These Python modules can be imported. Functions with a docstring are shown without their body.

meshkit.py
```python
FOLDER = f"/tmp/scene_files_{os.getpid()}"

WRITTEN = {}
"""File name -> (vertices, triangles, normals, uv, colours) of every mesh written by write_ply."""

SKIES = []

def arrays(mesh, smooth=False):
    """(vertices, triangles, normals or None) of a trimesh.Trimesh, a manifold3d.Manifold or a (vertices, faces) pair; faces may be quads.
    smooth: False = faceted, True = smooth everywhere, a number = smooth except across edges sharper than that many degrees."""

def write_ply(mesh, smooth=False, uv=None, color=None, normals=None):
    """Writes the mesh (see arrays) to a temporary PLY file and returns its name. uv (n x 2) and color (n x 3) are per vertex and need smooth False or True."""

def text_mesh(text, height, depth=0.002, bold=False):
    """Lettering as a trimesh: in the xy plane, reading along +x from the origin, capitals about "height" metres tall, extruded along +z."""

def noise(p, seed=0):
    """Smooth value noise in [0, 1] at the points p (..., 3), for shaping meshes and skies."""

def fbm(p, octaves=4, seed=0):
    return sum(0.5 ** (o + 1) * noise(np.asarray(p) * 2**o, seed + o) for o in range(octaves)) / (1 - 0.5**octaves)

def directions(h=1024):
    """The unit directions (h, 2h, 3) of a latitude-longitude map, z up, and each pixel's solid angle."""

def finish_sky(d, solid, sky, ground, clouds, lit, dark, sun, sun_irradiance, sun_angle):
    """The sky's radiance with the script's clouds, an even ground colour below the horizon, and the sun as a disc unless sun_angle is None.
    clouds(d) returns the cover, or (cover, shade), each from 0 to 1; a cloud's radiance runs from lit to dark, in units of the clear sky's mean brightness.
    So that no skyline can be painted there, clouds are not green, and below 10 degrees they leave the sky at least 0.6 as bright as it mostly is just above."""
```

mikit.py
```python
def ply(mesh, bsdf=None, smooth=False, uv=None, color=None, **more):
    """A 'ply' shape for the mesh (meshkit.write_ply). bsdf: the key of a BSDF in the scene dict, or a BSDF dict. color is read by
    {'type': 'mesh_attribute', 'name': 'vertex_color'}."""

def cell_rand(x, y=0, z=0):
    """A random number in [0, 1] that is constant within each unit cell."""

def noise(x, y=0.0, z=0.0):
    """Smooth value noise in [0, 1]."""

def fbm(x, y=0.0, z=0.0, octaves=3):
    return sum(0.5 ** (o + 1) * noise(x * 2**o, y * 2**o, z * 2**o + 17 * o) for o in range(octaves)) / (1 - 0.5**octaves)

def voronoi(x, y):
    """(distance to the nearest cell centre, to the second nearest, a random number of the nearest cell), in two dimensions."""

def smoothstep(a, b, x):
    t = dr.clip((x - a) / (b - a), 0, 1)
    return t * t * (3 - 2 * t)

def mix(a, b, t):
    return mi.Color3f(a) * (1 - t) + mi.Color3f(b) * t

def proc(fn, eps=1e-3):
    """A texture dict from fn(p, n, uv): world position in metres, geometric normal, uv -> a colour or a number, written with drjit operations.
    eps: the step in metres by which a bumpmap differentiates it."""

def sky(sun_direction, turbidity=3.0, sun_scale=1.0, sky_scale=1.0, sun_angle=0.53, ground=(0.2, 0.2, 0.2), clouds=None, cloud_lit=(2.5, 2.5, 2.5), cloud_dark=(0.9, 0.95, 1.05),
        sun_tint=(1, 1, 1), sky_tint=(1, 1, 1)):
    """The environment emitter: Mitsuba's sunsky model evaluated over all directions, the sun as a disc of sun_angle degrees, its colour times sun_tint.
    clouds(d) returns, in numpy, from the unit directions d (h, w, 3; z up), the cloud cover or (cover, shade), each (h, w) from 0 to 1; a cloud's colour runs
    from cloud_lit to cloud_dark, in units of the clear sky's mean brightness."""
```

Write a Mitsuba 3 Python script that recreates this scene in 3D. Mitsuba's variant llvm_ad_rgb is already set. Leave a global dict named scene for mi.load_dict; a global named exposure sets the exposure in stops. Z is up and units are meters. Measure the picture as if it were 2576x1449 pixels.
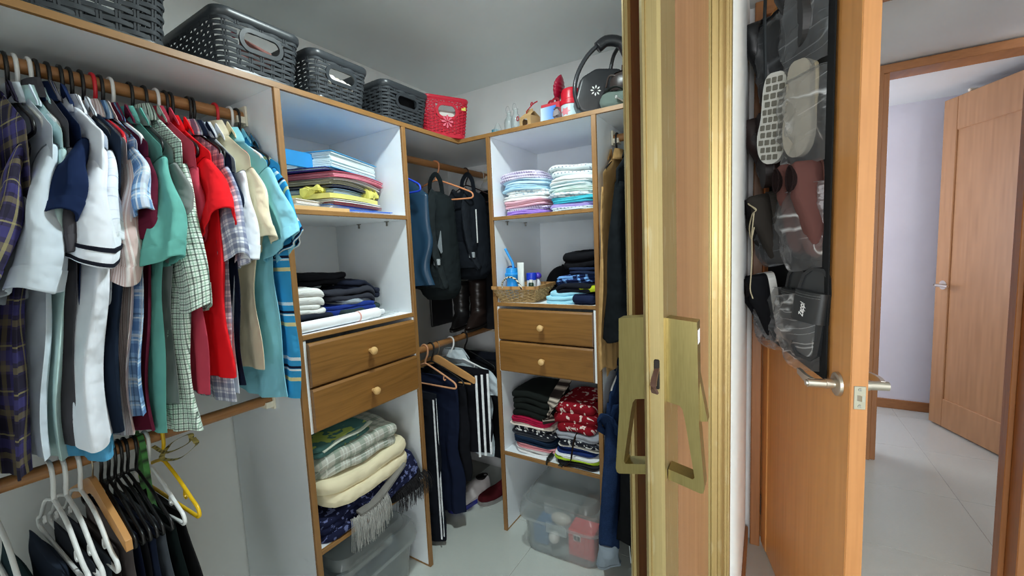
import math, random
import numpy as np, trimesh, shapely.geometry as sg
import drjit as dr, mitsuba as mi, mikit, meshkit
from scipy.spatial import ConvexHull
T4 = mi.ScalarTransform4f
scene, labels = {'type': 'scene'}, {}

# ------------------------------------------------------------------ camera, lamps, exposure
EYE = np.array([0.0, 0.0, 1.40])
FWD = np.array([-0.52153273, 0.84818347, -0.0926737])
UP = np.array([-0.01149759, 0.10161886, 0.99475696])
scene['camera'] = {'type': 'perspective', 'fov': 2 * math.degrees(math.atan(1288 / 1044.52)), 'fov_axis': 'x', 'near_clip': 0.02, 'far_clip': 60.0,
                   'to_world': T4().look_at(origin=EYE.tolist(), target=(EYE + FWD).tolist(), up=UP.tolist())}
exposure = 0.0
CLOSET_LAMP = [335, 388, 388]
WINDOW_GLOW = [8.6, 8.8, 9.1]
ADDED_BEDROOM_LAMP = [9, 8.6, 8.0]
HALL_LAMP = [85, 87, 90]
ROOM_GLOW = [5.6, 5.7, 6.2]

# ------------------------------------------------------------------ colours and materials
def lin(r, g, b):
    c = np.array([r, g, b], float) / 255
    return np.where(c <= 0.04045, c / 12.92, ((c + 0.055) / 1.055) ** 2.4)

def L3(r, g, b):
    return mi.Color3f(*[float(v) for v in lin(r, g, b)])

def rgb(c):
    return {'type': 'rgb', 'value': [float(v) for v in c]}

VC = {'type': 'mesh_attribute', 'name': 'vertex_color'}
def two(b):
    return {'type': 'twosided', 'b': b}
def pr(col, rough=0.6, metal=0.0, spec=0.5, **k):
    return {'type': 'principled', 'base_color': col, 'roughness': rough, 'metallic': metal, 'specular': spec, **k}
def bump(b, fn, scale, eps=1e-3):
    return {'type': 'bumpmap', 'tex': mikit.proc(fn, eps), 'scale': scale, 'b': b}

def weave(p, n, uv):
    return 0.5 + 0.25 * dr.sin(p.z * 1800) + 0.25 * dr.sin((p.x + p.y) * 1800)
def crumple(p, n, uv):
    return mikit.fbm(p.x * 26, p.y * 26, p.z * 26, 3)
def terry(p, n, uv):
    return mikit.noise(p.x * 420, p.y * 420, p.z * 420)

scene['cloth'] = two(bump(pr(VC, 0.9, spec=0.12), crumple, 0.012))
scene['towel'] = two(bump(pr(VC, 0.95, spec=0.1, sheen=0.6), terry, 0.003, 5e-4))
scene['matte'] = two(pr(VC, 0.7, spec=0.4))
scene['satin'] = two(pr(VC, 0.35, spec=0.5))
scene['gloss'] = two(pr(VC, 0.15, spec=0.6, clearcoat=0.4, clearcoat_gloss=0.9))
scene['metal'] = two(pr(VC, 0.28, metal=0.9))
scene['chrome'] = two(pr(VC, 0.12, metal=1.0))
scene['paper'] = two(pr(VC, 0.8, spec=0.2))

def wood_fn(dark, light, vert, fine=90, slow=3.0):
    def f(p, n, uv):
        h = p.x + p.y
        a, b = (p.z, h) if vert else (h, p.z)
        w = mikit.fbm(a * slow, b * fine * 0.25, p.x * 3, 3)
        g = mikit.noise(a * slow * 4, b * fine * 3 + 2 * w, p.x * 40)
        return mikit.mix(L3(*dark), L3(*light), dr.clip(0.15 + 0.7 * w + 0.35 * (g - 0.5), 0, 1))
    return f
scene['wood_edge'] = pr(mikit.proc(wood_fn((104, 72, 36), (156, 114, 64), False, 60)), 0.4)
scene['wood_edge_upright'] = pr(mikit.proc(wood_fn((102, 70, 36), (152, 110, 62), True, 60)), 0.4)
def drawer_fn(p, n, uv):
    h = p.x + p.y
    w = mikit.fbm(h * 2.2, p.z * 11, 0.0, 3)
    r = dr.abs(dr.sin((p.z * 34 + 5.5 * w + 0.8 * h) * 3.0))
    g = mikit.noise(h * 14, p.z * 420, 0.0)
    return mikit.mix(L3(94, 62, 26), L3(138, 96, 46), dr.clip(0.25 + 0.5 * w + 0.22 * r + 0.25 * (g - 0.5), 0, 1))
scene['wood_drawer'] = pr(mikit.proc(drawer_fn), 0.38)
scene['wood_laminate'] = pr(mikit.proc(wood_fn((134, 90, 56), (176, 130, 92), True, 130, 2.0)), 0.45)
scene['wood_door'] = pr(mikit.proc(wood_fn((192, 130, 68), (226, 166, 100), True, 40, 1.4)), 0.33)
scene['wood_door_edge'] = pr(mikit.proc(wood_fn((186, 124, 70), (216, 154, 96), True, 60, 2.4)), 0.4)
scene['wood_far_door'] = pr(mikit.proc(wood_fn((150, 108, 72), (186, 142, 102), True, 40, 1.4)), 0.35)
scene['wood_trim'] = pr(mikit.proc(wood_fn((132, 84, 46), (164, 110, 64), True, 60)), 0.4)
scene['wood_trim_level'] = pr(mikit.proc(wood_fn((132, 84, 46), (164, 110, 64), False, 60)), 0.4)
scene['wood_rod'] = pr(mikit.proc(wood_fn((124, 82, 46), (172, 122, 76), False, 100)), 0.4)
def gold_fn(p, n, uv):
    g = mikit.noise((p.x + p.y) * 900, p.z * 2.0, 0.0)
    s = mikit.smoothstep(0.80, 0.9, mikit.noise((p.x - p.y) * 130, p.z * 22, 3.0))
    return mikit.mix(mikit.mix(L3(190, 168, 116), L3(200, 178, 126), g), L3(225, 215, 180), 0.25 * s)
scene['gold_aluminium'] = pr(mikit.proc(gold_fn), 0.36, metal=0.8)
scene['gold_handle_shaded'] = two(pr(mikit.proc(lambda p, n, uv: mikit.mix(L3(142, 128, 80), L3(156, 142, 92), mikit.noise(p.x * 900, p.z * 60, p.y * 900))), 0.3, metal=0.85))  # frame gold darkened: shade on the handles is put into the colour
def paint_fn(a, b):
    return lambda p, n, uv: mikit.mix(L3(*a), L3(*b), mikit.fbm(p.x * 3, p.y * 3, p.z * 3, 3))
scene['wall_paint'] = two(pr(mikit.proc(paint_fn((222, 224, 224), (232, 233, 231))), 0.75, spec=0.2))
scene['ceiling_paint'] = two(pr(mikit.proc(paint_fn((206, 212, 211), (216, 220, 219))), 0.6, spec=0.3))
scene['hall_paint'] = two(pr(mikit.proc(paint_fn((216, 215, 224), (224, 223, 230))), 0.7, spec=0.2))
scene['melamine'] = two(pr(mikit.proc(paint_fn((222, 228, 232), (230, 234, 237))), 0.35, spec=0.4))
def tile_fn(p, n, uv):
    w = mikit.fbm(p.x * 2.2, p.y * 2.2, 0.0, 4)
    s = mikit.noise(p.x * 300, p.y * 300, 0.0)
    c = mikit.cell_rand(dr.floor(p.x / 0.6 + 0.45), dr.floor((p.y + 0.1) / 0.6), 3.0)
    return mikit.mix(L3(180, 186, 180), L3(198, 202, 196), 0.6 * w + 0.15 * s + 0.25 * c)
scene['floor_tile'] = pr(mikit.proc(tile_fn), 0.22, spec=0.5)
scene['grout'] = pr(rgb(lin(150, 150, 145)), 0.9)
# clear and milky plastics
def film_crease_glint(p, n, uv):
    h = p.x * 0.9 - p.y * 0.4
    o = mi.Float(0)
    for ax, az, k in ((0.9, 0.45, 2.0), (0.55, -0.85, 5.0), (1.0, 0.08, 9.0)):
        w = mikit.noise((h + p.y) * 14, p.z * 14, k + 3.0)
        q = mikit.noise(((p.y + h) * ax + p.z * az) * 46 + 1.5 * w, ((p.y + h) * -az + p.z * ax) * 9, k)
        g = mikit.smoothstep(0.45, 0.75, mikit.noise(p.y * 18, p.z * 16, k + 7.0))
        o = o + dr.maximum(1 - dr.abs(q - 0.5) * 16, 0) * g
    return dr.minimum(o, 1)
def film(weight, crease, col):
    return {'type': 'blendbsdf', 'weight': mikit.proc(lambda p, n, uv: weight + crease * film_crease_glint(p, n, uv)), 'a': {'type': 'thindielectric', 'int_ior': 1.5},  # creases whitened to stand in for bright highlights on the film
            'b': two(bump(pr(rgb(lin(*col)), 0.14, spec=1.0, clearcoat=1.0), film_crease_glint, 0.006))}
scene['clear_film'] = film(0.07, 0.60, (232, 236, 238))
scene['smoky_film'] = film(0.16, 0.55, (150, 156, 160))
scene['milky_plastic'] = {'type': 'blendbsdf', 'weight': 0.2, 'a': {'type': 'thindielectric', 'int_ior': 1.45}, 'b': two(pr(rgb(lin(205, 214, 214)), 0.3, spec=0.5))}
scene['bottle_glass'] = {'type': 'blendbsdf', 'weight': 0.14, 'a': {'type': 'thindielectric', 'int_ior': 1.5}, 'b': two(pr(rgb(lin(200, 215, 215)), 0.1, spec=0.8))}

# ------------------------------------------------------------------ mesh helpers
def key_of(name):
    if name not in scene and not any(k == name or k.startswith(name + '__') for k in list(scene) + list(labels)):
        return name
    i = 1
    while True:
        k = f'{name}_{i:03d}'
        if k not in scene and k not in labels and not any(q.startswith(k + '__') for q in scene):
            return k
        i += 1

def as_mesh(m):
    if isinstance(m, (list, tuple)) and len(m) and isinstance(m[0], trimesh.Trimesh):
        return trimesh.util.concatenate(list(m))
    if isinstance(m, (list, tuple)):
        v, f = np.asarray(m[0], float), np.asarray(m[1], int)
        if f.shape[1] == 4:
            f = np.vstack([f[:, [0, 1, 2]], f[:, [0, 2, 3]]])
        return trimesh.Trimesh(v, f, process=False)
    return m

def put(key, mesh, mat, color=None, smooth=35, uv=None, **more):
    """one shape entry; color: an sRGB triple, or a function of the vertices giving sRGB rows"""
    mesh = as_mesh(mesh)
    if color is not None:
        if smooth not in (True, False):
            mesh = trimesh.graph.smooth_shade(mesh, angle=np.radians(smooth), facet_minarea=None)
            smooth = True
        v = np.asarray(mesh.vertices)
        c = np.asarray(color(v), float) if callable(color) else np.tile(np.asarray(color, float), (len(v), 1))
        scene[key] = mikit.ply(mesh, mat, smooth=smooth, uv=uv, color=lin(c[:, 0], c[:, 1], c[:, 2]).T if False else np.stack(lin(c[:, 0], c[:, 1], c[:, 2]), 1), **more)
    else:
        scene[key] = mikit.ply(mesh, mat, smooth=smooth, uv=uv, **more)
    return key

def lab(key, label=None, cat=None, group=None, kind=None):
    d = labels.setdefault(key, {})
    for k, v in (('label', label), ('category', cat), ('group', group), ('kind', kind)):
        if v:
            d[k] = v
    return key

def thing(name, label, cat, group=None):
    return lab(key_of(name), label, cat, group)

def one(name, mesh, mat, color, label, cat, group=None, smooth=35, uv=None):
    k = key_of(name)
    put(k, mesh, mat, color, smooth, uv)
    return lab(k, label, cat, group)

def part(parent, name, mesh, mat, color=None, smooth=35, uv=None, label=None, kind=None):
    k = key_of(parent + '__' + name)
    put(k, mesh, mat, color, smooth, uv)
    if label or kind:
        lab(k, label, kind=kind)
    return k

def struct(name, mesh, mat, label, cat, color=None, smooth=False):
    k = key_of(name)
    put(k, mesh, mat, color, smooth)
    return lab(k, label, cat, kind='structure')

def box(x0, x1, y0, y1, z0, z1, b=0.0):
    x0, x1 = min(x0, x1), max(x0, x1); y0, y1 = min(y0, y1), max(y0, y1); z0, z1 = min(z0, z1), max(z0, z1)
    if b <= 0:
        m = trimesh.creation.box((x1 - x0, y1 - y0, z1 - z0))
        m.apply_translation(((x0 + x1) / 2, (y0 + y1) / 2, (z0 + z1) / 2))
        return m
    b = min(b, (x1 - x0) * .45, (y1 - y0) * .45, (z1 - z0) * .45)
    P = []
    for sx in (0, 1):
        for sy in (0, 1):
            for sz in (0, 1):
                c = np.array([x1 if sx else x0, y1 if sy else y0, z1 if sz else z0])
                s = np.array([-1 if sx else 1, -1 if sy else 1, -1 if sz else 1]) * b
                for k in range(3):
                    q = c + s; q[k] = c[k]; P.append(q)
    return hull(P)

def hull(P):
    P = np.asarray(P, float)
    h = ConvexHull(P)
    f = h.simplices.copy()
    c = P[h.vertices].mean(0)
    n = np.cross(P[f[:, 1]] - P[f[:, 0]], P[f[:, 2]] - P[f[:, 0]])
    flip = np.einsum('ij,ij->i', n, P[f[:, 0]] - c) < 0
    f[flip] = f[flip][:, ::-1]
    used = np.unique(f); mp = np.zeros(len(P), int); mp[used] = np.arange(len(used))
    return trimesh.Trimesh(P[used], mp[f], process=False)

def spline(P, n):
    """Catmull-Rom through the points, n samples"""
    P = np.asarray(P, float)
    Q = np.vstack([2 * P[0] - P[1], P, 2 * P[-1] - P[-2]])
    t = np.linspace(0, len(P) - 1 - 1e-9, n); i = t.astype(int); t = (t - i)[:, None]
    a, b, c, d = Q[i], Q[i + 1], Q[i + 2], Q[i + 3]
    return 0.5 * (2 * b + (c - a) * t + (2 * a - 5 * b + 4 * c - d) * t ** 2 + (3 * b - a - 3 * c + d) * t ** 3)

def frames(P, up=None, closed=False):
    P = np.asarray(P, float)
    t = (np.roll(P, -1, 0) - np.roll(P, 1, 0)) if closed else np.gradient(P, axis=0)
    t /= np.linalg.norm(t, axis=1, keepdims=True) + 1e-12
    if up is not None:
        a = np.cross(np.broadcast_to(np.asarray(up, float), t.shape), t)
        a /= np.linalg.norm(a, axis=1, keepdims=True) + 1e-9
        return t, a, np.cross(t, a)
    a = np.zeros_like(P)
    r = np.array([0, 0, 1.0]) if abs(t[0, 2]) < .9 else np.array([1.0, 0, 0])
    v = np.cross(t[0], r); a[0] = v / np.linalg.norm(v)
    for k in range(1, len(P)):
        v = a[k - 1] - t[k] * (a[k - 1] @ t[k]); a[k] = v / (np.linalg.norm(v) + 1e-12)
    return t, a, np.cross(t, a)

def loft(rings, caps=(True, True), closed_path=False):
    R = np.asarray(rings, float); m, n = R.shape[:2]
    V = R.reshape(-1, 3); F = []
    last = m if closed_path else m - 1
    i, j = np.meshgrid(np.arange(last), np.arange(n), indexing='ij')
    a = i * n + j; b = i * n + (j + 1) % n; c = ((i + 1) % m) * n + (j + 1) % n; d = ((i + 1) % m) * n + j
    F = [np.stack([a, b, c], -1).reshape(-1, 3), np.stack([a, c, d], -1).reshape(-1, 3)]
    if not closed_path:
        k = len(V); extra = []
        for which, r0, s in ((caps[0], 0, -1), (caps[1], m - 1, 1)):
            if which:
                extra.append(R[r0].mean(0)); q = np.arange(n)
                f = np.stack([r0 * n + q, r0 * n + (q + 1) % n, np.full(n, k)], -1)
                F.append(f if s > 0 else f[:, ::-1]); k += 1
        if extra:
            V = np.vstack([V, extra])
    return trimesh.Trimesh(V, np.vstack(F), process=False)

def tube(P, r, n=8, caps=True, closed=False, smoothn=None):
    P = spline(P, smoothn) if smoothn else np.asarray(P, float)
    t, a, b = frames(P, closed=closed)
    r = np.broadcast_to(np.asarray(r, float), (len(P),))
    ang = np.arange(n) * 2 * np.pi / n
    R = P[:, None] + r[:, None, None] * (np.cos(ang)[None, :, None] * a[:, None] + np.sin(ang)[None, :, None] * b[:, None])
    return loft(R, (caps, caps), closed)

def strap(P, w, th, up=None, closed=False, smoothn=None, caps=True):
    """flat band: width along up-ish side vector, thickness across"""
    P = spline(P, smoothn) if smoothn else np.asarray(P, float)
    t, a, b = frames(P, up, closed)
    w = np.broadcast_to(np.asarray(w, float), (len(P),))[:, None]
    R = np.stack([P + a * w / 2 + b * th / 2, P - a * w / 2 + b * th / 2, P - a * w / 2 - b * th / 2, P + a * w / 2 - b * th / 2], 1)
    return loft(R, (caps, caps), closed)

def lathe(prof, n=28, c=(0, 0, 0), caps=(True, True)):
    ang = np.arange(n) * 2 * np.pi / n
    R = [[(c[0] + r * np.cos(q), c[1] + r * np.sin(q), c[2] + z) for q in ang] for r, z in prof]
    return loft(R, caps)

def rod(p0, p1, r, n=12):
    return tube([p0, p1], r, n)

def ball(c, r, s=2, scale=(1, 1, 1)):
    m = trimesh.creation.icosphere(s, r); m.apply_scale(scale); m.apply_translation(c); return m

def prism(poly, h0, h1, axis='y'):
    """polygon extruded: axis y -> polygon in x,z ; axis z -> polygon in x,y ; axis x -> polygon in y,z"""
    p = poly if hasattr(poly, 'area') else sg.Polygon(poly)
    m = trimesh.creation.extrude_polygon(p, h1 - h0, engine='earcut')
    v = m.vertices.copy()
    if axis == 'y':
        m.vertices = np.stack([v[:, 0], h1 - v[:, 2], v[:, 1]], 1)
    elif axis == 'x':
        m.vertices = np.stack([h0 + v[:, 2], v[:, 0], v[:, 1]], 1)
    else:
        m.vertices = np.stack([v[:, 0], v[:, 1], h0 + v[:, 2]], 1)
    return m

def xf(m, loc=(0, 0, 0), rz=0.0, rx=0.0, ry=0.0, s=1.0):
    m = as_mesh(m).copy()
    M = trimesh.transformations
    A = M.translation_matrix(loc) @ M.rotation_matrix(rz, (0, 0, 1)) @ M.rotation_matrix(ry, (0, 1, 0)) @ M.rotation_matrix(rx, (1, 0, 0))
    if s != 1.0:
        A = A @ np.diag([s, s, s, 1])
    m.apply_transform(A); return m

def fbm(v, f=1.0, seed=0, o=3):
    return meshkit.fbm(np.asarray(v) * f + 100.0, o, seed) - 0.5
# ------------------------------------------------------------------ the setting
CE, ZT = 2.36, 1.932
struct('floor', box(-1.9, 3.2, -2.7, 6.0, -0.06, -0.0015), 'grout', 'pale grey porcelain tiled floor of closet, bedroom and hall', 'floor')
tile0 = box(-0.299, 0.299, -0.299, 0.299, -0.008, 0.0, 0.0012)
tile_ply = mikit.ply(tile0, 'floor_tile', smooth=False)
for i in range(-3, 6):
    for j in range(-5, 10):
        cx, cy = 0.57 + 0.6 * i, 0.235 + 0.6 * j
        if not (-1.9 < cx < 3.0 and -2.5 < cy < 5.8):
            continue
        scene[key_of('floor__tile')] = {**tile_ply, 'to_world': T4().translate([cx, cy, 0])}
struct('ceiling', box(-1.9, 3.2, -2.7, 6.0, CE, CE + 0.06), 'ceiling_paint', 'flat white painted ceiling over closet and hall', 'ceiling')
struct('wall_left', box(-1.85, -1.75, -0.9, 2.22, 0, CE), 'wall_paint', 'white painted closet wall behind the hanging shirts', 'wall')
struct('wall_back', [box(-1.85, -0.05, 2.12, 2.24, 0, CE), box(0.80, 3.2, 2.12, 2.24, 0, CE)], 'wall_paint', 'white painted wall behind the right shelf tower', 'wall')
struct('wall_near', box(-1.75, -0.22, -0.9, -0.82, 0, CE), 'wall_paint', 'white closet end wall beside the camera', 'wall')
struct('wall_partition', [box(-0.22, -0.07, 1.11, 2.12, 0, CE), box(-0.22, -0.07, -1.6, -0.82, 0, CE), box(-0.22, -0.07, -0.82, 1.11, 2.24, CE)], 'wall_paint', 'white wall end between the sliding closet doors and the open bedroom door', 'wall')
struct('wall_bedroom', [box(3.1, 3.2, -2.7, 2.12, 0, CE), box(-0.22, -0.1, -2.7, -2.6, 0, CE), box(2.1, 3.1, -2.7, -2.6, 0, CE), box(-0.1, 2.1, -2.7, -2.6, 0, 0.6), box(-0.1, 2.1, -2.7, -2.6, 2.2, CE), box(-0.22, -0.12, -2.6, -1.6, 0, CE)],
       'wall_paint', 'white bedroom walls around the window behind the camera', 'wall')
wk = key_of('window_1')
win = [box(-0.1 + 0.733 * k - 0.025, -0.1 + 0.733 * k + 0.025, -2.65, -2.61, 0.6, 2.2, 0.004) for k in range(4)] + [box(-0.1, 2.1, -2.65, -2.61, z - 0.03, z + 0.03, 0.004) for z in (0.63, 2.17)]
for w in win:
    part(wk, 'frame', w, 'matte', (225, 225, 222))
pane = trimesh.Trimesh([(-0.1, -2.63, 0.6), (2.1, -2.63, 0.6), (2.1, -2.63, 2.2), (-0.1, -2.63, 2.2)], [(0, 2, 1), (0, 3, 2)], process=False)
scene[wk + '__pane'] = {**mikit.ply(pane, 'matte_white', smooth=False), 'emitter': {'type': 'area', 'radiance': rgb(WINDOW_GLOW)}}
scene['matte_white'] = two(pr(rgb(lin(235, 235, 235)), 0.6))
lab(wk, 'wide daylit bedroom window behind the camera', 'window', kind='structure')
# hall and the room beyond
struct('wall_hall', [box(-1.0, 0.52, 3.26, 3.38, 0, CE), box(1.42, 3.2, 3.26, 3.38, 0, CE), box(-1.1, -1.0, 2.24, 3.38, 0, CE)], 'hall_paint', 'white hall wall with the second doorway', 'wall')
struct('wall_far', [box(-0.4, 3.2, 4.32, 4.42, 0, CE), box(-0.5, -0.4, 3.38, 4.42, 0, CE)], 'hall_paint', 'pale lavender wall at the end of the far room', 'wall')
struct('baseboard_far', box(-0.4, 3.1, 4.305, 4.32, 0, 0.075, 0.004), 'wood_trim_level', 'brown wooden baseboard along the far wall', 'baseboard')
struct('baseboard_hall', box(-1.0, 0.52, 3.245, 3.26, 0, 0.075, 0.004), 'wood_trim_level', 'brown baseboard left of the far doorway', 'baseboard')
struct('baseboard_partition', box(-0.07, -0.058, 1.112, 2.10, 0, 0.07, 0.003), 'wood_trim_level', 'low baseboard along the white wall end by the bedroom door', 'baseboard')
# frame of the doorway into the hall (trim_1) and of the far doorway (trim_2)
k = key_of('trim_1')
part(k, 'jamb', [box(-0.05, -0.012, 2.075, 2.255, 0, CE, 0.003), box(-0.012, 0.004, 2.155, 2.195, 0, CE, 0.002)], 'wood_trim')
part(k, 'jamb', [box(0.768, 0.806, 2.075, 2.255, 0, CE, 0.003), box(0.752, 0.768, 2.155, 2.195, 0, CE, 0.002)], 'wood_trim')
part(k, 'header', box(-0.012, 0.768, 2.075, 2.255, 2.30, CE, 0.003), 'wood_trim_level')
lab(k, 'brown wooden door frame beside the white wall end', 'door frame', kind='structure')
k = key_of('trim_2')
part(k, 'jamb', [box(0.52, 0.562, 3.235, 3.40, 0, 2.345, 0.003), box(0.562, 0.59, 3.25, 3.385, 0, 2.31, 0.003)], 'wood_trim')
part(k, 'jamb', [box(1.385, 1.427, 3.235, 3.40, 0, 2.345, 0.003), box(1.365, 1.385, 3.25, 3.385, 0, 2.31, 0.003)], 'wood_trim')
part(k, 'header', box(0.52, 1.427, 3.235, 3.40, 2.305, 2.352, 0.003), 'wood_trim_level')
lab(k, 'brown wooden frame of the far doorway across the hall', 'door frame', kind='structure')

# ------------------------------------------------------------------ lamps (all outside the picture)
def lamp(name, mesh, glow, base, label):
    k = key_of(name)
    scene[k + '__diffuser'] = {**mikit.ply(as_mesh(mesh), 'matte_white', smooth=True), 'emitter': {'type': 'area', 'radiance': rgb(glow)}}
    part(k, 'base', base, 'matte', (220, 220, 220))
    lab(k, label, 'lamp')
lamp('ceiling_downlight', lathe([(0.001, -0.0225), (0.065, -0.0225), (0.07, -0.020)], 28, (-0.69, 0.96, CE), (True, False)), CLOSET_LAMP, lathe([(0.088, -0.001), (0.088, -0.012), (0.074, -0.021), (0.0705, -0.021)], 28, (-0.69, 0.96, CE), (True, False)), 'flat round ceiling downlight in the middle of the closet')
lamp('ceiling_lamp', lathe([(0.001, -0.06), (0.12, -0.055), (0.2, -0.03), (0.22, -0.012)], 24, (1.6, -0.4, CE), (True, False)), ADDED_BEDROOM_LAMP, lathe([(0.24, -0.001), (0.235, -0.018)], 24, (1.6, -0.4, CE)), 'added round bedroom ceiling lamp, unseen behind the camera')  # unseen lamp, added to brighten the bedroom side
lamp('tube_lamp', tube([(1.35, 2.95, 2.315), (2.3, 2.95, 2.315)], 0.018, 12), HALL_LAMP, box(1.35, 2.3, 2.93, 2.97, 2.337, CE - 0.001, 0.004), 'slim tube lamp on the hall ceiling beyond the doorway edge')
wk = key_of('window_2')
for w in [box(-0.395, -0.36, y - .02, y + .02, .85, 2.05, .004) for y in (3.55, 3.88, 4.22)] + [box(-0.395, -0.36, 3.55, 4.22, z - .02, z + .02, .004) for z in (.85, 2.05)]:
    part(wk, 'frame', w, 'matte', (225, 225, 222))
pane = trimesh.Trimesh([(-0.385, 3.55, .85), (-0.385, 4.22, .85), (-0.385, 4.22, 2.05), (-0.385, 3.55, 2.05)], [(0, 1, 2), (0, 2, 3)], process=False)
scene[wk + '__pane'] = {**mikit.ply(pane, 'matte_white', smooth=False), 'emitter': {'type': 'area', 'radiance': rgb(ROOM_GLOW)}}
lab(wk, 'daylit window at the left end of the far room, out of view', 'window', kind='structure')

# ------------------------------------------------------------------ sliding closet doors
def sliding(name, xf0, xb, y0, y1, stile, label, near_parts):
    k = key_of(name)
    z0, z1 = 0.012, 2.22
    t = xf0 - xb
    # near stile: ribbed extrusion, profile in x,y
    prof = [(xb, y0 + 0.004), (xb + 0.004, y0), (xb + t * .28, y0), (xb + t * .30, y0 + 0.0025), (xb + t * .36, y0 + 0.0025), (xb + t * .38, y0), (xf0 - 0.004, y0), (xf0, y0 + 0.004),
            (xf0, y0 + stile), (xf0 - 0.004, y0 + stile + 0.002), (xb + 0.004, y0 + stile + 0.002), (xb, y0 + stile)]
    part(k, 'stile', prism(prof, z0, z1, 'z'), 'gold_aluminium', smooth=20)
    part(k, 'stile', box(xb, xf0, y1 - 0.045, y1, z0, z1, 0.003), 'gold_aluminium')
    part(k, 'rail', box(xb, xf0, y0 + stile, y1 - 0.045, z0, z0 + 0.07, 0.003), 'gold_aluminium')
    part(k, 'rail', box(xb, xf0, y0 + stile, y1 - 0.045, z1 - 0.06, z1, 0.003), 'gold_aluminium')
    part(k, 'panel', box(xb + 0.005, xf0 - 0.003, y0 + stile - 0.002, y1 - 0.044, z0 + 0.06, z1 - 0.05), 'wood_laminate', smooth=False)
    lab(k, label, 'sliding door', kind='structure')
    return k
d1 = sliding('door_1', -0.204, -0.219, 0.754, 1.108, 0.005, 'inner sliding closet door of brown laminate in gold aluminium', None)
d2 = sliding('door_2', -0.110, -0.135, 0.537, 1.095, 0.097, 'front sliding closet door of reddish laminate framed in gold aluminium', None)
def pull(s, xa):
    """outline in x,z of the gold pull: s=+1 stands out towards the room, -1 towards the closet"""
    o = [(0, 1.303), (.037, 1.299), (.0385, 1.19), (.039, 1.165), (.0455, 1.082), (.044, 1.076), (.0405, 1.0745), (.001, 1.0835), (.001, 1.098), (.0315, 1.0915), (.0335, 1.0945), (.0225, 1.168), (.0195, 1.183), (.016, 1.188), (0, 1.191)]
    return sg.Polygon([(xa + s * x, z) for x, z in o]).buffer(0.0012).buffer(-0.0012)
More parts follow.
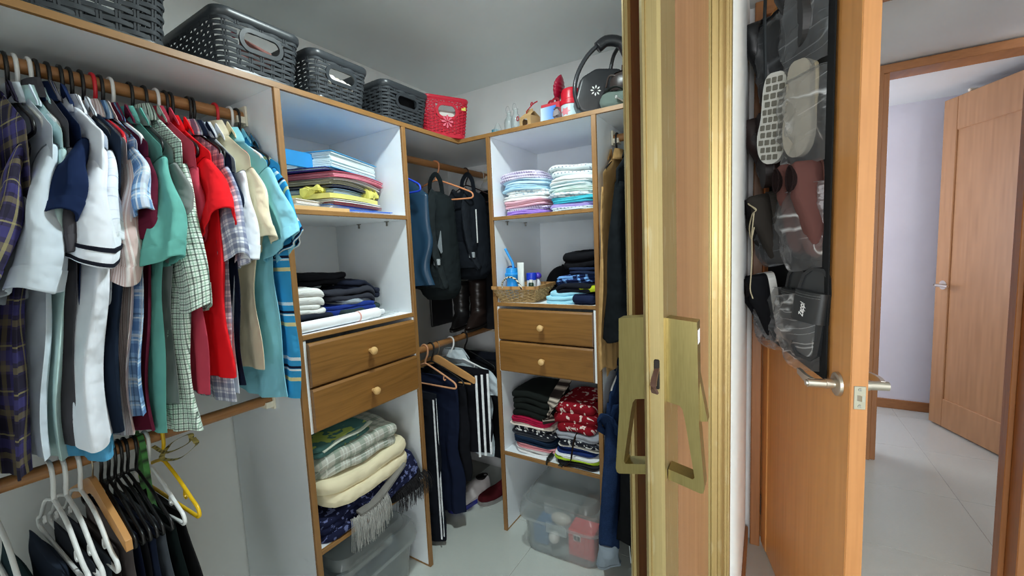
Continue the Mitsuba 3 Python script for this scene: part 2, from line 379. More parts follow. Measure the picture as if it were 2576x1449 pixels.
h = part(d2, 'handle', prism(pull(1, -0.1098), 0.556, 0.581, 'y'), 'gold_handle_shaded', smooth=30)
part(h, 'wedge', prism([(-0.073, 1.225), (-0.0625, 1.166), (-0.073, 1.164)], 0.573, 0.592, 'y'), 'gold_handle_shaded', smooth=20)
st = part(h, 'sticker', box(-0.0731, -0.0722, 0.560, 0.577, 1.270, 1.288), 'paper', (226, 220, 226), label='small white price sticker')
hb = part(d2, 'handle', prism(pull(-1, -0.1352), 0.556, 0.581, 'y'), 'gold_handle_shaded', smooth=30, label='gold pull on the closet side')
part(d2, 'latch_slot', box(-0.1215, -0.1145, 0.5355, 0.5385, 1.213, 1.252, 0.002), 'matte', (34, 28, 22), label='dark slot of the hook lock')
hook = spline([(-0.117, 0.540, 1.243), (-0.118, 0.533, 1.236), (-0.119, 0.527, 1.229), (-0.1195, 0.524, 1.219), (-0.118, 0.527, 1.211)], 14)
part(d2, 'latch_hook', strap(hook, np.linspace(0.005, 0.009, 14), 0.003, up=(0, 0, 1)), 'satin', (84, 58, 46), label='brown hook of the lock')
# end jamb of the sliding track
jm = [(-0.109, 1.075), (-0.0965, 1.075), (-0.0955, 1.095), (-0.086, 1.095), (-0.0855, 1.079), (-0.0815, 1.078), (-0.081, 1.083), (-0.0795, 1.083), (-0.079, 1.079), (-0.0755, 1.079), (-0.075, 1.084), (-0.0738, 1.084), (-0.0733, 1.080), (-0.0702, 1.080), (-0.0698, 1.109), (-0.109, 1.109)]
struct('trim_3', prism(jm, 0, 2.24, 'z'), 'gold_aluminium', 'ribbed gold aluminium jamb between the sliding door and the white wall', 'jamb', smooth=20)
struct('trim_4', box(-0.222, -0.10, -0.80, 1.109, 2.222, 2.24), 'gold_aluminium', 'gold aluminium top track of the sliding doors', 'track')
struct('trim_5', box(-0.222, -0.10, -0.80, 1.109, 0.0, 0.010, 0.002), 'gold_aluminium', 'gold aluminium floor track of the sliding doors', 'track')

# ------------------------------------------------------------------ open bedroom door (door_3) and the far door (door_4)
HB = np.array([-0.008, 2.103]); DB = np.array([0.1956, -0.778]); WB = np.linalg.norm(DB); DB = DB / WB; NB = np.array([-DB[1], DB[0]])  # NB points right
def on_door(m):
    """local x along the door from the hinge, local y through its thickness (0 = closet-side face, + away), local z up"""
    m = as_mesh(m).copy(); v = m.vertices
    xy = HB + v[:, :1] * DB + v[:, 1:2] * NB
    m.vertices = np.column_stack([xy, v[:, 2]])
    return m
d3 = key_of('door_3')
part(d3, 'panel', on_door(box(0.075, 0.700, 0.004, 0.034, 0.012, 2.29)), 'wood_door', smooth=False)
part(d3, 'stile', on_door(box(0.0, 0.0755, 0.0, 0.038, 0.012, 2.29, 0.0035)), 'wood_door')
def edge_stile():
    return on_door(box(0.690, WB, 0.0, 0.038, 0.012, 2.29, 0.0025))
part(d3, 'stile', edge_stile(), 'wood_door')
part(d3, 'edge_band', on_door(box(WB - 0.001, WB + 0.0015, 0.001, 0.037, 0.012, 2.29, 0.0006)), 'wood_door_edge', label='lighter leading edge of the door')
for z in (0.14, 2.1):
    part(d3, 'hinge', [on_door(rod((-0.008, -0.006, z + q), (-0.008, -0.006, z + q + 0.03), 0.006)) for q in (0, .033, .066)] + [on_door(box(-0.006, 0.0, -0.004, 0.03, z, z + 0.096))], 'satin', (58, 38, 26), label='dark hinge')
lp = part(d3, 'latch_plate', on_door(box(WB + 0.001, WB + 0.0035, 0.0065, 0.0325, 0.955, 1.016, 0.0012)), 'metal', (205, 198, 180), label='steel latch plate in the door edge')
part(lp, 'bolt', on_door(hull([(WB + q, 0.012 + a, z) for q, a0, a1 in ((0.002, 0, .015), (0.011, 0.009, .015)) for a in (a0, a1) for z in (0.978, 0.993)])), 'chrome', (215, 210, 200))
for z in (0.964, 1.007):
    part(lp, 'screw', on_door(xf(lathe([(0.0045, 0), (0.004, 0.0012), (0.0012, 0.0009), (0.0005, 0.0003)], 14), (WB + 0.0033, 0.0195, z), ry=math.pi / 2)), 'chrome', (200, 196, 186))
def lever(sgn):
    y0 = -0.0005 if sgn < 0 else 0.0385
    sx = 0.735
    rose = xf(lathe([(0.001, 0.0105), (0.024, 0.0105), (0.0315, 0.007), (0.033, 0.0)], 28, caps=(True, True)), (sx, y0, 0.998), rx=math.pi / 2 * (1 if sgn < 0 else -1))
    k = part(d3, 'lever_handle', on_door(rose), 'metal', (198, 188, 172), label='satin nickel lever handle')
    neck = [(sx, y0 + sgn * 0.008, 0.998), (sx, y0 + sgn * 0.030, 0.998), (sx, y0 + sgn * 0.0305, 0.998), (sx, y0 + sgn * 0.072, 0.998)]
    part(k, 'neck', on_door(tube(neck, [0.0135, 0.0135, 0.012, 0.012], 20)), 'metal', (206, 198, 184))
    if sgn < 0:
        part(k, 'turn_button', on_door(tube([(sx, y0 - 0.071, 0.998), (sx, y0 - 0.077, 0.998)], [0.0085, 0.008], 16)), 'chrome', (225, 222, 214))
    arm = spline([(sx, y0 + sgn * 0.060, 1.000), (sx - 0.03, y0 + sgn * 0.066, 1.003), (sx - 0.07, y0 + sgn * 0.064, 1.004), (sx - 0.105, y0 + sgn * 0.060, 1.002)], 16)
    part(k, 'arm', on_door(strap(arm, np.linspace(0.022, 0.016, 16), 0.009, up=(0, 1, 0))), 'metal', (206, 198, 184))
lever(-1); lever(1)
lab(d3, 'open orange-brown wooden bedroom door carrying the shoe organizer', 'door', kind='structure')

HF = np.array([1.362, 3.375]); DF = np.array([1.073 - 1.362, 4.06 - 3.32]); WF = 0.80; DF = DF / np.linalg.norm(DF); NF = np.array([DF[1], -DF[0]])
def on_far(m):
    m = as_mesh(m).copy(); v = m.vertices
    xy = HF + v[:, :1] * DF + v[:, 1:2] * NF * -1
    m.vertices = np.column_stack([xy, v[:, 2]]); return m
d4 = key_of('door_4')
part(d4, 'panel', on_far(box(0.10, WF - 0.10, 0.010, 0.028, 0.2, 2.08)), 'wood_far_door', smooth=False)
for a, b in ((0.0, 0.11), (WF - 0.11, WF)):
    part(d4, 'stile', on_far(box(a, b, 0, 0.038, 0.012, 2.285, 0.004)), 'wood_far_door')
part(d4, 'rail', on_far(box(0.11, WF - 0.11, 0, 0.038, 0.012, 0.215, 0.004)), 'wood_far_door')
part(d4, 'rail', on_far(box(0.11, WF - 0.11, 0, 0.038, 2.065, 2.285, 0.004)), 'wood_far_door')
mold = [on_far(box(a, b, 0.002, 0.014, c, d, 0.004)) for a, b, c, d in ((0.108, 0.126, 0.213, 2.067), (WF - 0.126, WF - 0.108, 0.213, 2.067), (0.126, WF - 0.126, 0.213, 0.231), (0.126, WF - 0.126, 2.049, 2.067))]
for m in mold:
    part(d4, 'moulding', m, 'wood_far_door')
rose = xf(lathe([(0.001, 0.01), (0.024, 0.01), (0.031, 0.006), (0.032, 0)], 24), (WF - 0.065, -0.0005, 1.02), rx=math.pi / 2)
k = part(d4, 'lever_handle', on_far(rose), 'metal', (208, 202, 194), label='satin nickel lever handle')
part(k, 'arm', on_far(tube([(WF - 0.065, -0.008, 1.02), (WF - 0.065, -0.05, 1.02), (WF - 0.085, -0.056, 1.021), (WF - 0.17, -0.05, 1.02)], [0.011, 0.011, 0.0105, 0.008], 14)), 'metal', (214, 208, 200))
k2 = part(d4, 'lever_handle', on_far(xf(rose, (0, 0.04, 0))), 'metal', (208, 202, 194), label='satin nickel lever handle')
part(k2, 'arm', on_far(tube([(WF - 0.065, 0.04, 1.02), (WF - 0.065, 0.085, 1.02), (WF - 0.085, 0.09, 1.021), (WF - 0.17, 0.085, 1.02)], [0.011, 0.011, 0.0105, 0.008], 14)), 'metal', (214, 208, 200))
for q in (0.12, 0.60):
    part(d4, 'hook', on_far(box(q, q + 0.018, -0.004, 0.042, 2.286, 2.302, 0.002)), 'matte', (222, 214, 196), label='small pale clip over the door top')
lab(d4, 'half open light brown panelled door in the far room', 'door', kind='structure')

# ------------------------------------------------------------------ closet carcass: two shelf towers, the L-shaped top board, rods
XL, YR, XB, YB = -1.265, 1.624, -1.748, 2.118
def edged(parent, name, m, strips):
    k = part(parent, name, m, 'melamine', smooth=False)
    for s, up in strips:
        part(k, 'edge_strip', s, 'wood_edge_upright' if up else 'wood_edge')
    return k
tb = thing('top_board', 'long L-shaped white top board with wooden front edge under the baskets', 'shelf')
E_ = 0.012
edged(tb, 'board', [box(XB, XL - E_, -0.80, YB, 1.917, ZT), box(XL - E_, -0.222, YR + E_, YB, 1.917, ZT)],
      [(prism([(XL - E_, -0.8), (XL, -0.8), (XL, YR), (XL - E_, YR + E_)], 1.9155, 1.9325, 'z'), False), (prism([(XL, YR), (-0.222, YR), (-0.222, YR + E_), (XL - E_, YR + E_)], 1.9155, 1.9325, 'z'), False)])
def tower(to, side, lbl, shelves, name='shelf_tower', kx=0.5):
    """to: maps local (a along the front, d depth from the front, z) to world; side: front width"""
    k = thing(name, lbl, 'shelving')
    W_ = side; D_ = 0.478; t = 0.018
    for a0 in (0.0, W_ - t):
        edged(k, 'side_panel', to(box(a0 + 0.0005, a0 + t - 0.0005, E_, D_, 0.008, 1.9165)),
              [(to(box(a0 - 0.001, a0 + t + 0.001, 0, E_, 0, 1.916, 0.0015)), True), (to(box(a0, a0 + t, E_, D_ * 0.99, 0.0, 0.008)), False)])
    part(k, 'back_panel', to(box(t, W_ - t, D_ - 0.006, D_, 0.3, 1.9165)), 'melamine', smooth=False)
    for z in shelves:
        edged(k, 'shelf', to(box(t, W_ - t, E_, D_ - 0.007, z - 0.014, z)), [(to(box(t, W_ - t, 0.0005, E_, z - 0.0155, z + 0.0005, 0.0015)), False)])
    # shelf pins under the upper shelf
    for a in (t + 0.006, W_ - t - 0.006):
        for d in (0.12, 0.30):
            part(k, 'shelf_pin', to([box(a - 0.006, a + 0.006, d - 0.008, d + 0.008, shelves[0] - 0.017, shelves[0] - 0.0142), rod((a, d, shelves[0] - 0.034), (a, d, shelves[0] - 0.016), 0.0035, 8)]), 'metal', (120, 118, 112))
    for a0, a1 in ((t, t + 0.012), (W_ - t - 0.012, W_ - t)):
        part(k, 'filler_strip', to(box(a0 + 0.0005, a1, 0.004, 0.45, 0.822, 1.134)), 'melamine', smooth=False)
    for z0, z1 in ((0.976, 1.124), (0.824, 0.972)):
        a0, a1 = t + 0.013, W_ - t - 0.013
        pf = [(0, z0), (-0.010, z0 + 0.006), (-0.012, z0 + 0.012), (-0.012, z1 - 0.008), (-0.006, z1), (0.006, z1), (0.006, z0)]
        fr = prism([(p[0], p[1]) for p in pf], a0, a1, 'x')
        v = fr.vertices.copy(); fr.vertices = np.stack([v[:, 0], v[:, 1], v[:, 2]], 1)
        d = part(k, 'drawer', to(fr), 'wood_drawer', smooth=20)
        part(d, 'tray', to([box(a0 + .01, a0 + .02, 0.006, 0.44, z0 + .012, z1 - .02), box(a1 - .02, a1 - .01, 0.006, 0.44, z0 + .012, z1 - .02), box(a0 + .02, a1 - .02, 0.006, 0.44, z0 + .012, z0 + .02), box(a0 + .02, a1 - .02, 0.43, 0.44, z0 + .02, z1 - .02)]), 'melamine', smooth=False)
        zk = (z0 + z1) / 2 + 0.0
        kn = lathe([(0.0065, 0), (0.0068, 0.010), (0.0085, 0.013), (0.0135, 0.017), (0.0150, 0.022), (0.0135, 0.028), (0.008, 0.0315), (0.001, 0.0325)], 24)
        part(d, 'knob', to(xf(kn, ((a0 + a1) / 2, -0.012, zk), rx=math.pi / 2)), 'satin', (205, 168, 112), smooth=40, label='turned pale wood knob')
    return k
def to_left(m):
    m = as_mesh(m).copy(); v = m.vertices.copy()
    m.vertices = np.stack([XL - v[:, 1], 0.745 + v[:, 0], v[:, 2]], 1); return m
def to_right(m):
    m = as_mesh(m).copy(); v = m.vertices.copy()
    m.vertices = np.stack([-1.1065 + v[:, 0], YR + v[:, 1], v[:, 2]], 1); return m
tower(to_left, 0.533, 'left shelf tower with document stack, two drawers and blankets', (1.556, 1.152, 0.415))
tower(to_right, 0.5265, 'right shelf tower with baby clothes, wicker basket and two drawers', (1.552, 1.152, 0.416))
def closet_rod(p0, p1, r, label, ends):
    k = thing('closet_rod', label, 'rod')
    part(k, 'pole', rod(p0, p1, r, 20), 'wood_rod')
    p0, p1 = np.array(p0), np.array(p1); u = (p1 - p0) / np.linalg.norm(p1 - p0); s = np.cross(u, (0, 0, 1))
    for e, (p, q) in enumerate(((p0, u), (p1, -u))):
        if not ends[e]:
            continue
        P = [p - q * 0.0 + s * a + np.array([0, 0, b]) for a in (-.024, .024) for b in (-.032, .03)]
        P2 = [x + q * 0.006 for x in P]
        c = [p + q * w + s * a + np.array([0, 0, b]) for w in (0.006, 0.03) for a in (-.0215, .0215) for b in (-.024, -.004)]
        part(k, 'bracket', [hull(P + P2), hull(c)], 'satin', (232, 226, 206), label='cream plastic rod bracket')
closet_rod((-1.45, -0.80, 1.862), (-1.45, 0.7445, 1.862), 0.0165, 'upper brown wooden rod that the coloured shirts hang from', (0, 1))
closet_rod((-1.45, -0.80, 0.925), (-1.45, 0.7445, 0.925), 0.0165, 'lower brown wooden rod under the coloured shirts', (0, 1))
closet_rod((-1.45, 1.279, 1.845), (-1.45, 2.117, 1.845), 0.0165, 'upper wooden rod in the dark corner holding the backpacks', (0, 1))
closet_rod((-1.45, 1.279, 0.925), (-1.45, 2.117, 0.925), 0.0165, 'lower wooden rod in the dark corner holding the trousers', (0, 1))
closet_rod((-0.5785, 1.84, 1.862), (-0.221, 1.84, 1.862), 0.0165, 'short wooden rod right of the right shelf tower holding the coats', (1, 1))
closet_rod((-0.5785, 1.84, 0.955), (-0.221, 1.84, 0.955), 0.0165, 'short lower wooden rod behind the denim jacket', (1, 1))
# ------------------------------------------------------------------ woven and printed cloth
def frac(x):
    return x - dr.floor(x)
def band(x, per, lo, hi):
    f = frac(x / per)
    return dr.select((f > lo) & (f < hi), mi.Float(1), mi.Float(0))
def plaid_fn(base, bands):
    def f(p, n, uv):
        c = mi.Color3f(L3(*base))
        for per, lo, hi, col, al in bands:
            for q in (uv.x, uv.y):
                m = band(q, per, lo, hi) * al
                c = c * (1 - m) + L3(*col) * m
        return c
    return f
def stripe_fn(base, bands, axis='u'):
    def f(p, n, uv):
        c = mi.Color3f(L3(*base)); q = uv.x if axis == 'u' else uv.y
        for per, lo, hi, col, al in bands:
            m = band(q, per, lo, hi) * al
            c = c * (1 - m) + L3(*col) * m
        return c
    return f
def dots_fn(base, dot, step=0.016, r=0.2, jit=0.0):
    def f(p, n, uv):
        a, b = uv.x / step, uv.y / step
        a = a + 0.5 * frac(dr.floor(b) * 0.5) * 2
        du, dv = frac(a) - 0.5, frac(b) - 0.5
        m = mikit.smoothstep(r + 0.06, r - 0.06, dr.sqrt(du * du + dv * dv))
        return mikit.mix(L3(*base), L3(*dot), m)
    return f
def blotch_fn(base, ink, f0, thr):
    def f(p, n, uv):
        w = mikit.fbm(uv.x * f0, uv.y * f0, 0.0, 3)
        return mikit.mix(L3(*base), L3(*ink), mikit.smoothstep(thr, thr + 0.05, w))
    return f
def fabric(name, fn, rough=0.85):
    scene[name] = two(bump(pr(mikit.proc(fn), rough, spec=0.12), crumple, 0.012))
fabric('plaid_blue', plaid_fn((150, 186, 222), [(.052, .0, .42, (52, 92, 150), .55), (.052, .55, .62, (235, 242, 248), .6), (.052, .72, .8, (30, 52, 96), .5), (.104, .86, .93, (240, 244, 248), .5)]))
fabric('plaid_dark', plaid_fn((62, 56, 88), [(.09, .0, .3, (36, 34, 44), .6), (.09, .36, .5, (128, 116, 78), .45), (.09, .6, .82, (70, 66, 128), .5), (.09, .9, .94, (170, 160, 110), .5)]))
fabric('plaid_navy', plaid_fn((226, 230, 238), [(.030, .0, .45, (62, 76, 122), .55), (.030, .62, .74, (110, 122, 160), .5)]))
fabric('check_green', plaid_fn((222, 234, 224), [(.013, .0, .2, (30, 48, 42), .75), (.013, .5, .62, (90, 150, 120), .6)]))
fabric('grid_white', plaid_fn((228, 233, 241), [(.05, .0, .05, (176, 186, 206), .7), (.05, .4, .43, (200, 206, 220), .6)]))
fabric('stripe_pink', stripe_fn((206, 180, 176), [(.0065, .0, .4, (236, 228, 226), .8), (.045, .1, .16, (150, 126, 122), .8), (.045, .5, .6, (240, 236, 234), .9)]))
fabric('stripe_sky', stripe_fn((54, 146, 196), [(.17, .02, .09, (220, 204, 150), 1), (.17, .21, .245, (226, 232, 232), 1), (.17, .255, .30, (22, 28, 52), 1), (.17, .40, .46, (220, 228, 232), 1)], 'v'))
fabric('plaid_sage', plaid_fn((178, 178, 168), [(.105, .0, .2, (112, 130, 116), .6), (.105, .3, .34, (206, 212, 204), .7), (.105, .42, .46, (206, 212, 204), .7), (.105, .55, .62, (120, 136, 122), .55), (.105, .74, .78, (210, 214, 206), .6)]))
fabric('dots_grey', dots_fn((206, 216, 218), (112, 124, 140), .017, .17))
fabric('dots_lilac', dots_fn((212, 206, 226), (160, 150, 178), .012, .3))
fabric('print_speckle', blotch_fn((224, 230, 230), (170, 186, 196), 130, .56))
fabric('print_floral', blotch_fn((128, 20, 32), (216, 196, 188), 62, .62))
fabric('print_navy', blotch_fn((22, 26, 52), (92, 100, 140), 70, .6))
fabric('print_mono', blotch_fn((34, 36, 44), (206, 206, 204), 90, .55))
fabric('print_blue', blotch_fn((28, 42, 82), (110, 158, 214), 60, .52))
fabric('print_green', blotch_fn((66, 104, 100), (150, 164, 84), 26, .54))
fabric('denim', lambda p, n, uv: mikit.mix(L3(18, 32, 58), L3(30, 50, 84), mikit.noise(p.x * 700, p.y * 700, p.z * 260) * 0.6 + 0.4 * mikit.fbm(p.x * 9, p.y * 9, p.z * 9, 2)))

def sm(a, b, x):
    t = np.clip((np.asarray(x, float) - a) / (b - a), 0, 1); return t * t * (3 - 2 * t)

# ------------------------------------------------------------------ hangers
def hook_path(rz, back=205):
    R = 0.0205
    P = [(R * math.cos(math.radians(a)), rz + R * math.sin(math.radians(a))) for a in np.linspace(back, 0, 9)]
    return P + [(0.0195, rz - 0.022), (0.012, rz - 0.040), (0.004, rz - 0.054), (0.0, rz - 0.066), (0.0, rz - 0.076)]
def place(m, y, xc=-1.45, twist=0.0, axis='x', lean=0.0):
    """local hanger plane x,z (m has y=thickness) -> world; hanging from a rod along y (axis x) or along x (axis y)"""
    m = as_mesh(m).copy(); v = m.vertices.copy()
    c, s = math.cos(twist), math.sin(twist)
    X, Y = v[:, 0] * c - v[:, 1] * s, v[:, 0] * s + v[:, 1] * c
    if axis == 'x':
        m.vertices = np.stack([xc + X, y + Y, v[:, 2]], 1)
    else:
        m.vertices = np.stack([xc + Y, y - X, v[:, 2]], 1)
    return m
def P3(P):
    return [(a, 0.0, b) for a, b in P]
def plastic_hanger(y, color, rz, label, group=None, xc=-1.45, w=0.205, r=0.0036, twist=0.0, axis='x', bar=True, arms=0.082, pegs=False, clip=None):
    k = thing('clothes_hanger', label, 'hanger', group)
    hk = spline(P3(hook_path(rz)), 40)
    part(k, 'hook', place(tube(hk, r * 1.02, 8), y, xc, twist, axis), 'satin', color, smooth=True)
    z0 = rz - 0.076; z1 = z0 - arms; zb = z1 - 0.022
    pts = [(0, z0)]
    P = [(-w * .1, zb), (-w * .85, zb), (-w * .97, zb + .003), (-w, zb + .012), (-w * .96, z1 + .006), (-w * .8, z1 + .022), (-w * .45, z0 - .03), (-w * .12, z0 - .005), (0, z0)]
    Q = P3(P + [(-a, b) for a, b in P[::-1][1:]])
    if not bar:
        Q = Q[3:-3]
    part(k, 'frame', place(tube(spline(Q, 70), r, 8), y, xc, twist, axis), 'satin', color, smooth=True)
    if bar:
        part(k, 'bar', place(rod((-w * .12, 0, zb), (w * .12, 0, zb), r * .98, 8), y, xc, twist, axis), 'satin', color)
    if pegs:
        for s in (-1, 1):
            part(k, 'strap_peg', place(tube(spline([(s * w * .62, 0, z1 + .034), (s * w * .60, 0, z1 + .018), (s * w * .64, 0, z1 + .012), (s * w * .67, 0, z1 + .019)], 10), r * .75, 6), y, xc, twist, axis), 'satin', color)
    if clip:
        part(k, 'band', place(tube([(0.0195, 0, rz - 0.030), (0.0175, 0, rz - 0.042)], r * 1.35, 10), y, xc, twist, axis), 'metal', (214, 186, 120), label='gilt band on the hook')
    return k
def wooden_hanger(y, rz, label, xc=-1.45, w=0.215, twist=0.0, axis='x', bar=False, color=(196, 142, 88)):
    k = thing('wooden_hanger', label, 'hanger')
    part(k, 'hook', place(tube(spline(P3(hook_path(rz)), 40), 0.0018, 8), y, xc, twist, axis), 'chrome', (190, 180, 160), smooth=True)
    z0 = rz - 0.06
    top = spline([(-w, z0 - .088), (-w * .8, z0 - .066), (-w * .45, z0 - .034), (-w * .16, z0 - .006), (0, z0 + .004), (w * .16, z0 - .006), (w * .45, z0 - .034), (w * .8, z0 - .066), (w, z0 - .088)], 40)
    bot = top.copy(); bot[:, 1] -= np.interp(np.abs(bot[:, 0]), [0, w * .7, w], [.036, .03, .022])
    poly = sg.Polygon(np.vstack([top, bot[::-1]])).buffer(0.003).buffer(0)
    part(k, 'body', place(prism(poly, -0.006, 0.006, 'y'), y, xc, twist, axis), 'satin', color, smooth=30)
    if bar:
        part(k, 'bar', place(rod((-w * .9, 0, z0 - .118), (w * .9, 0, z0 - .118), 0.005, 10), y, xc, twist, axis), 'satin', color)
    return k

# ------------------------------------------------------------------ garments that hang
def body_mesh(y, xc, fx, bx, ztop, zh, t0, t1, dy, seed, shoulder=0.10, neck=0.055, nz=46, nc=56, wr=0.005, flare=0.0, kind='shirt', axis='x', freq=1.0):
    rng = np.random.default_rng(seed)
    ph = rng.uniform(0, 6.28, 6); f = rng.uniform(0.85, 1.2, 3) * freq
    zs = np.concatenate([np.linspace(ztop, ztop - shoulder, 12)[:-1], np.linspace(ztop - shoulder, zh, nz - 11)])
    phi = np.arange(nc) * 2 * np.pi / nc
    cx = np.sign(np.cos(phi)) * np.abs(np.cos(phi)) ** 0.8; sy = np.sign(np.sin(phi)) * np.abs(np.sin(phi)) ** 0.75
    R, UV = [], []
    for z in zs:
        q = (ztop - z) / (ztop - zh)
        if kind == 'shirt':
            a = np.clip((ztop - z) / shoulder, 0, 1)
            w = np.where(a < .8, .26 + .62 * a / .8, 1 - .12 * ((1 - a) / .2) ** 2)
            w = w * (1 + 0.04 * sm(.25, .5, q)) + flare * q
        else:
            w = 1.0 + flare * q
        th = t0 + (t1 - t0) * sm(0, .9, q)
        if kind != 'shirt':
            th = th * (0.35 + 0.65 * sm(0, .06, q))
        X = np.where(cx > 0, cx * fx * w, cx * bx * w)
        edge = 1 - (0.75 - .45 * float(sm(.016, .034, t1))) * np.abs(cx) ** 3
        fold = wr * sm(.12, .7, q) * (np.sin(X * 52 * f[0] + ph[0] + 1.6 * q) + .6 * np.sin(X * 97 * f[1] + ph[1] - 2.2 * q) + .4 * np.sin(q * 9 + X * 31 + ph[2]))
        Y = sy * th * edge + fold + dy * sm(.05, 1, q) + .5 * wr * np.sin(q * 11 + ph[3])
        Z = np.full(nc, z)
        # shoulder seam dip, uneven hem
        Z = Z + 0.006 * sm(.85, 1, q) * np.sin(X * 14 + ph[4]) + .004 * np.sin(phi * 2 + ph[5]) * sm(.8, 1, q)
        X = X + 0.010 * sm(.2, 1, q) * np.sin(q * 7 + ph[2]) + 0.008 * sm(.2, .6, q) * np.sin(q * 15 + ph[4]) * (np.abs(cx) > .6)
        R.append(np.stack([X, Y, Z], 1)); UV.append(np.stack([X + 0.5 * Y, Z], 1))
    m = loft(np.array(R), (True, False))
    uv = np.vstack(UV); uv = np.vstack([uv, uv[:nc].mean(0)[None]])
    return place(m, y, xc, 0, axis), uv

def sleeve_mesh(y, xc, start, cuff, a0, a1, b0, b1, dy, seed, tilt=None, n=40, m=26, axis='x', hemring=True, trange=None, grow=0.0):
    rng = np.random.default_rng(seed + 77); ph = rng.uniform(0, 6.28, 5)
    P0, P1 = np.array([start[0], 0, start[1]]), np.array([cuff[0], dy, cuff[1]])
    d = P1 - P0; L = np.linalg.norm(d); d /= L
    bow = np.array([-d[2], 0, d[0]]) * -1.0      # outward/up side
    bow = bow if bow[0] > 0 else -bow
    ang = np.arange(n) * 2 * np.pi / n
    ts = list(np.linspace(0, 1, m))
    if hemring:
        ts = ts[:-4] + [0.86, 0.862, 0.93, 0.985, 1.0, 1.0, 0.97, 0.8]
    if trange:
        hemring = False; ts = list(np.linspace(trange[0], trange[1], 5))
    R, UV = [], []
    N = len(ts)
    for k, t in enumerate(ts):
        inner = hemring and k >= N - 3
        tt = min(t, 1.0)
        c = P0 + (P1 - P0) * tt + bow * 0.02 * math.sin(math.pi * tt)
        a = a0 + (a1 - a0) * tt + grow; b = b0 + (b1 - b0) * sm(0, .9, tt) + grow
        if hemring and not inner and t > 0.861:
            a += 0.0016; b += 0.0016
        if inner:
            a -= 0.0025; b -= 0.0025
        e = bow * 1.0
        if tilt:
            e = np.array([math.cos(tilt), 0, math.sin(tilt)]) * tt + bow * (1 - tt); e /= np.linalg.norm(e)
        ca, sa = np.cos(ang), np.sin(ang)
        A = np.sign(ca) * np.abs(ca) ** 0.85 * a
        B = np.sign(sa) * np.abs(sa) ** 0.85 * b
        wob = 0.006 * sm(.15, .6, tt) * (np.sin(A * 60 + ph[0] + 2 * tt) + .7 * np.sin(A * 105 + ph[1] - 3 * tt)) + .004 * np.sin(tt * 8 + ph[2])
        along = 0.010 * np.sin(ang * 2 + ph[3]) * sm(.6, 1, tt)
        V = c[None] + A[:, None] * e[None] + np.outer(B + wob, [0, 1, 0]) + np.outer(along, d)
        R.append(V); UV.append(np.stack([A * 1.0 + 0.7 * B, np.full(n, -L * t) + P0[2]], 1))
    mm = loft(np.array(R), (True, False))
    uv = np.vstack(UV); uv = np.vstack([uv, uv[:n].mean(0)[None]])
    return place(mm, y, xc, 0, axis), uv

def collar_mesh(y, xc, z, rx=0.062, ry=0.026, h=0.027, axis='x', open_=0.25):
    R = []
    ang = np.linspace(open_, 2 * math.pi - open_, 34)
    prof = [(0.90, -0.012), (0.92, h * .6), (0.96, h), (1.03, h + .003), (1.12, h * .8), (1.30, 0.004), (1.33, -0.004), (1.30, -0.006), (1.1, h * .7)]
    for q in ang:
        front = 1 + 0.55 * math.cos(q) ** 2 * (math.cos(q) > 0)
        R.append([(rx * f * math.cos(q) * (1 if f < 1.05 else front ** .5), ry * f * math.sin(q), z + hh - 0.016 * (1 + math.cos(q)) / 2 * (f > 1.05)) for f, hh in prof])
    return place(loft(np.array(R)), y, xc, 0, axis)

def shirt(label, y, look, cuff=None, hem=(1.0, 0.0), front=0.215, t=(0.011, 0.014), ztop=1.795, shoulder=0.10, start=(0.105, 1.625), a=(0.098, 0.09), b=(0.013, 0.02), cdy=0.0, seed=1, collar=True, xc=-1.45, back=0.21, tilt=None, wr=0.005, group=None, axis='x', name='shirt', cat='shirt', trims=(), flare=0.0, collar_look=None, collar_r=(0.062, 0.026)):
    """look: an sRGB colour (plain cloth) or the name of a printed fabric; cuff: (x, z) of the cuff centre from xc"""
    k = thing(name, label, cat, group)
    ztop = ztop - 0.013
    mat, col = (look, None) if isinstance(look, str) else ('cloth', look)
    m, uv = body_mesh(y, xc, front, back, ztop, hem[0], t[0], t[1], hem[1], seed, shoulder, wr=wr, flare=flare, axis=axis)
    part(k, 'body', m, mat, col, smooth=True, uv=uv)
    if cuff:
        m, uv = sleeve_mesh(y, xc, start, cuff, a[0], a[1], b[0], b[1], cdy, seed, tilt, axis=axis)
        s = part(k, 'sleeve', m, mat, col, smooth=True, uv=uv)
        for f0, f1, tc in trims:
            m2, _ = sleeve_mesh(y, xc, start, cuff, a[0], a[1], b[0], b[1], cdy, seed, tilt, axis=axis, trange=(f0, f1), grow=.0032)
            part(s, 'trim_band', m2, 'cloth', tc, smooth=True)
        m, uv = sleeve_mesh(y, xc, (-start[0], start[1]), (-(cuff[0] - .03), cuff[1]), a[0], a[1], b[0], b[1] * .8, cdy * .3, seed + 3, None if tilt is None else -tilt, axis=axis)
        part(k, 'sleeve', m, mat, col, smooth=True, uv=uv)
    if collar:
        cm, cc = (mat, col) if collar_look is None else ('cloth', collar_look)
        part(k, 'collar', collar_mesh(y, xc, ztop - 0.004, collar_r[0], collar_r[1], axis=axis), cm, cc, smooth=40 if cc is not None else True, uv=None if cc is not None else np.zeros((34 * 9 + 2, 2)) + np.linspace(0, .3, 34 * 9 + 2)[:, None])
    return k

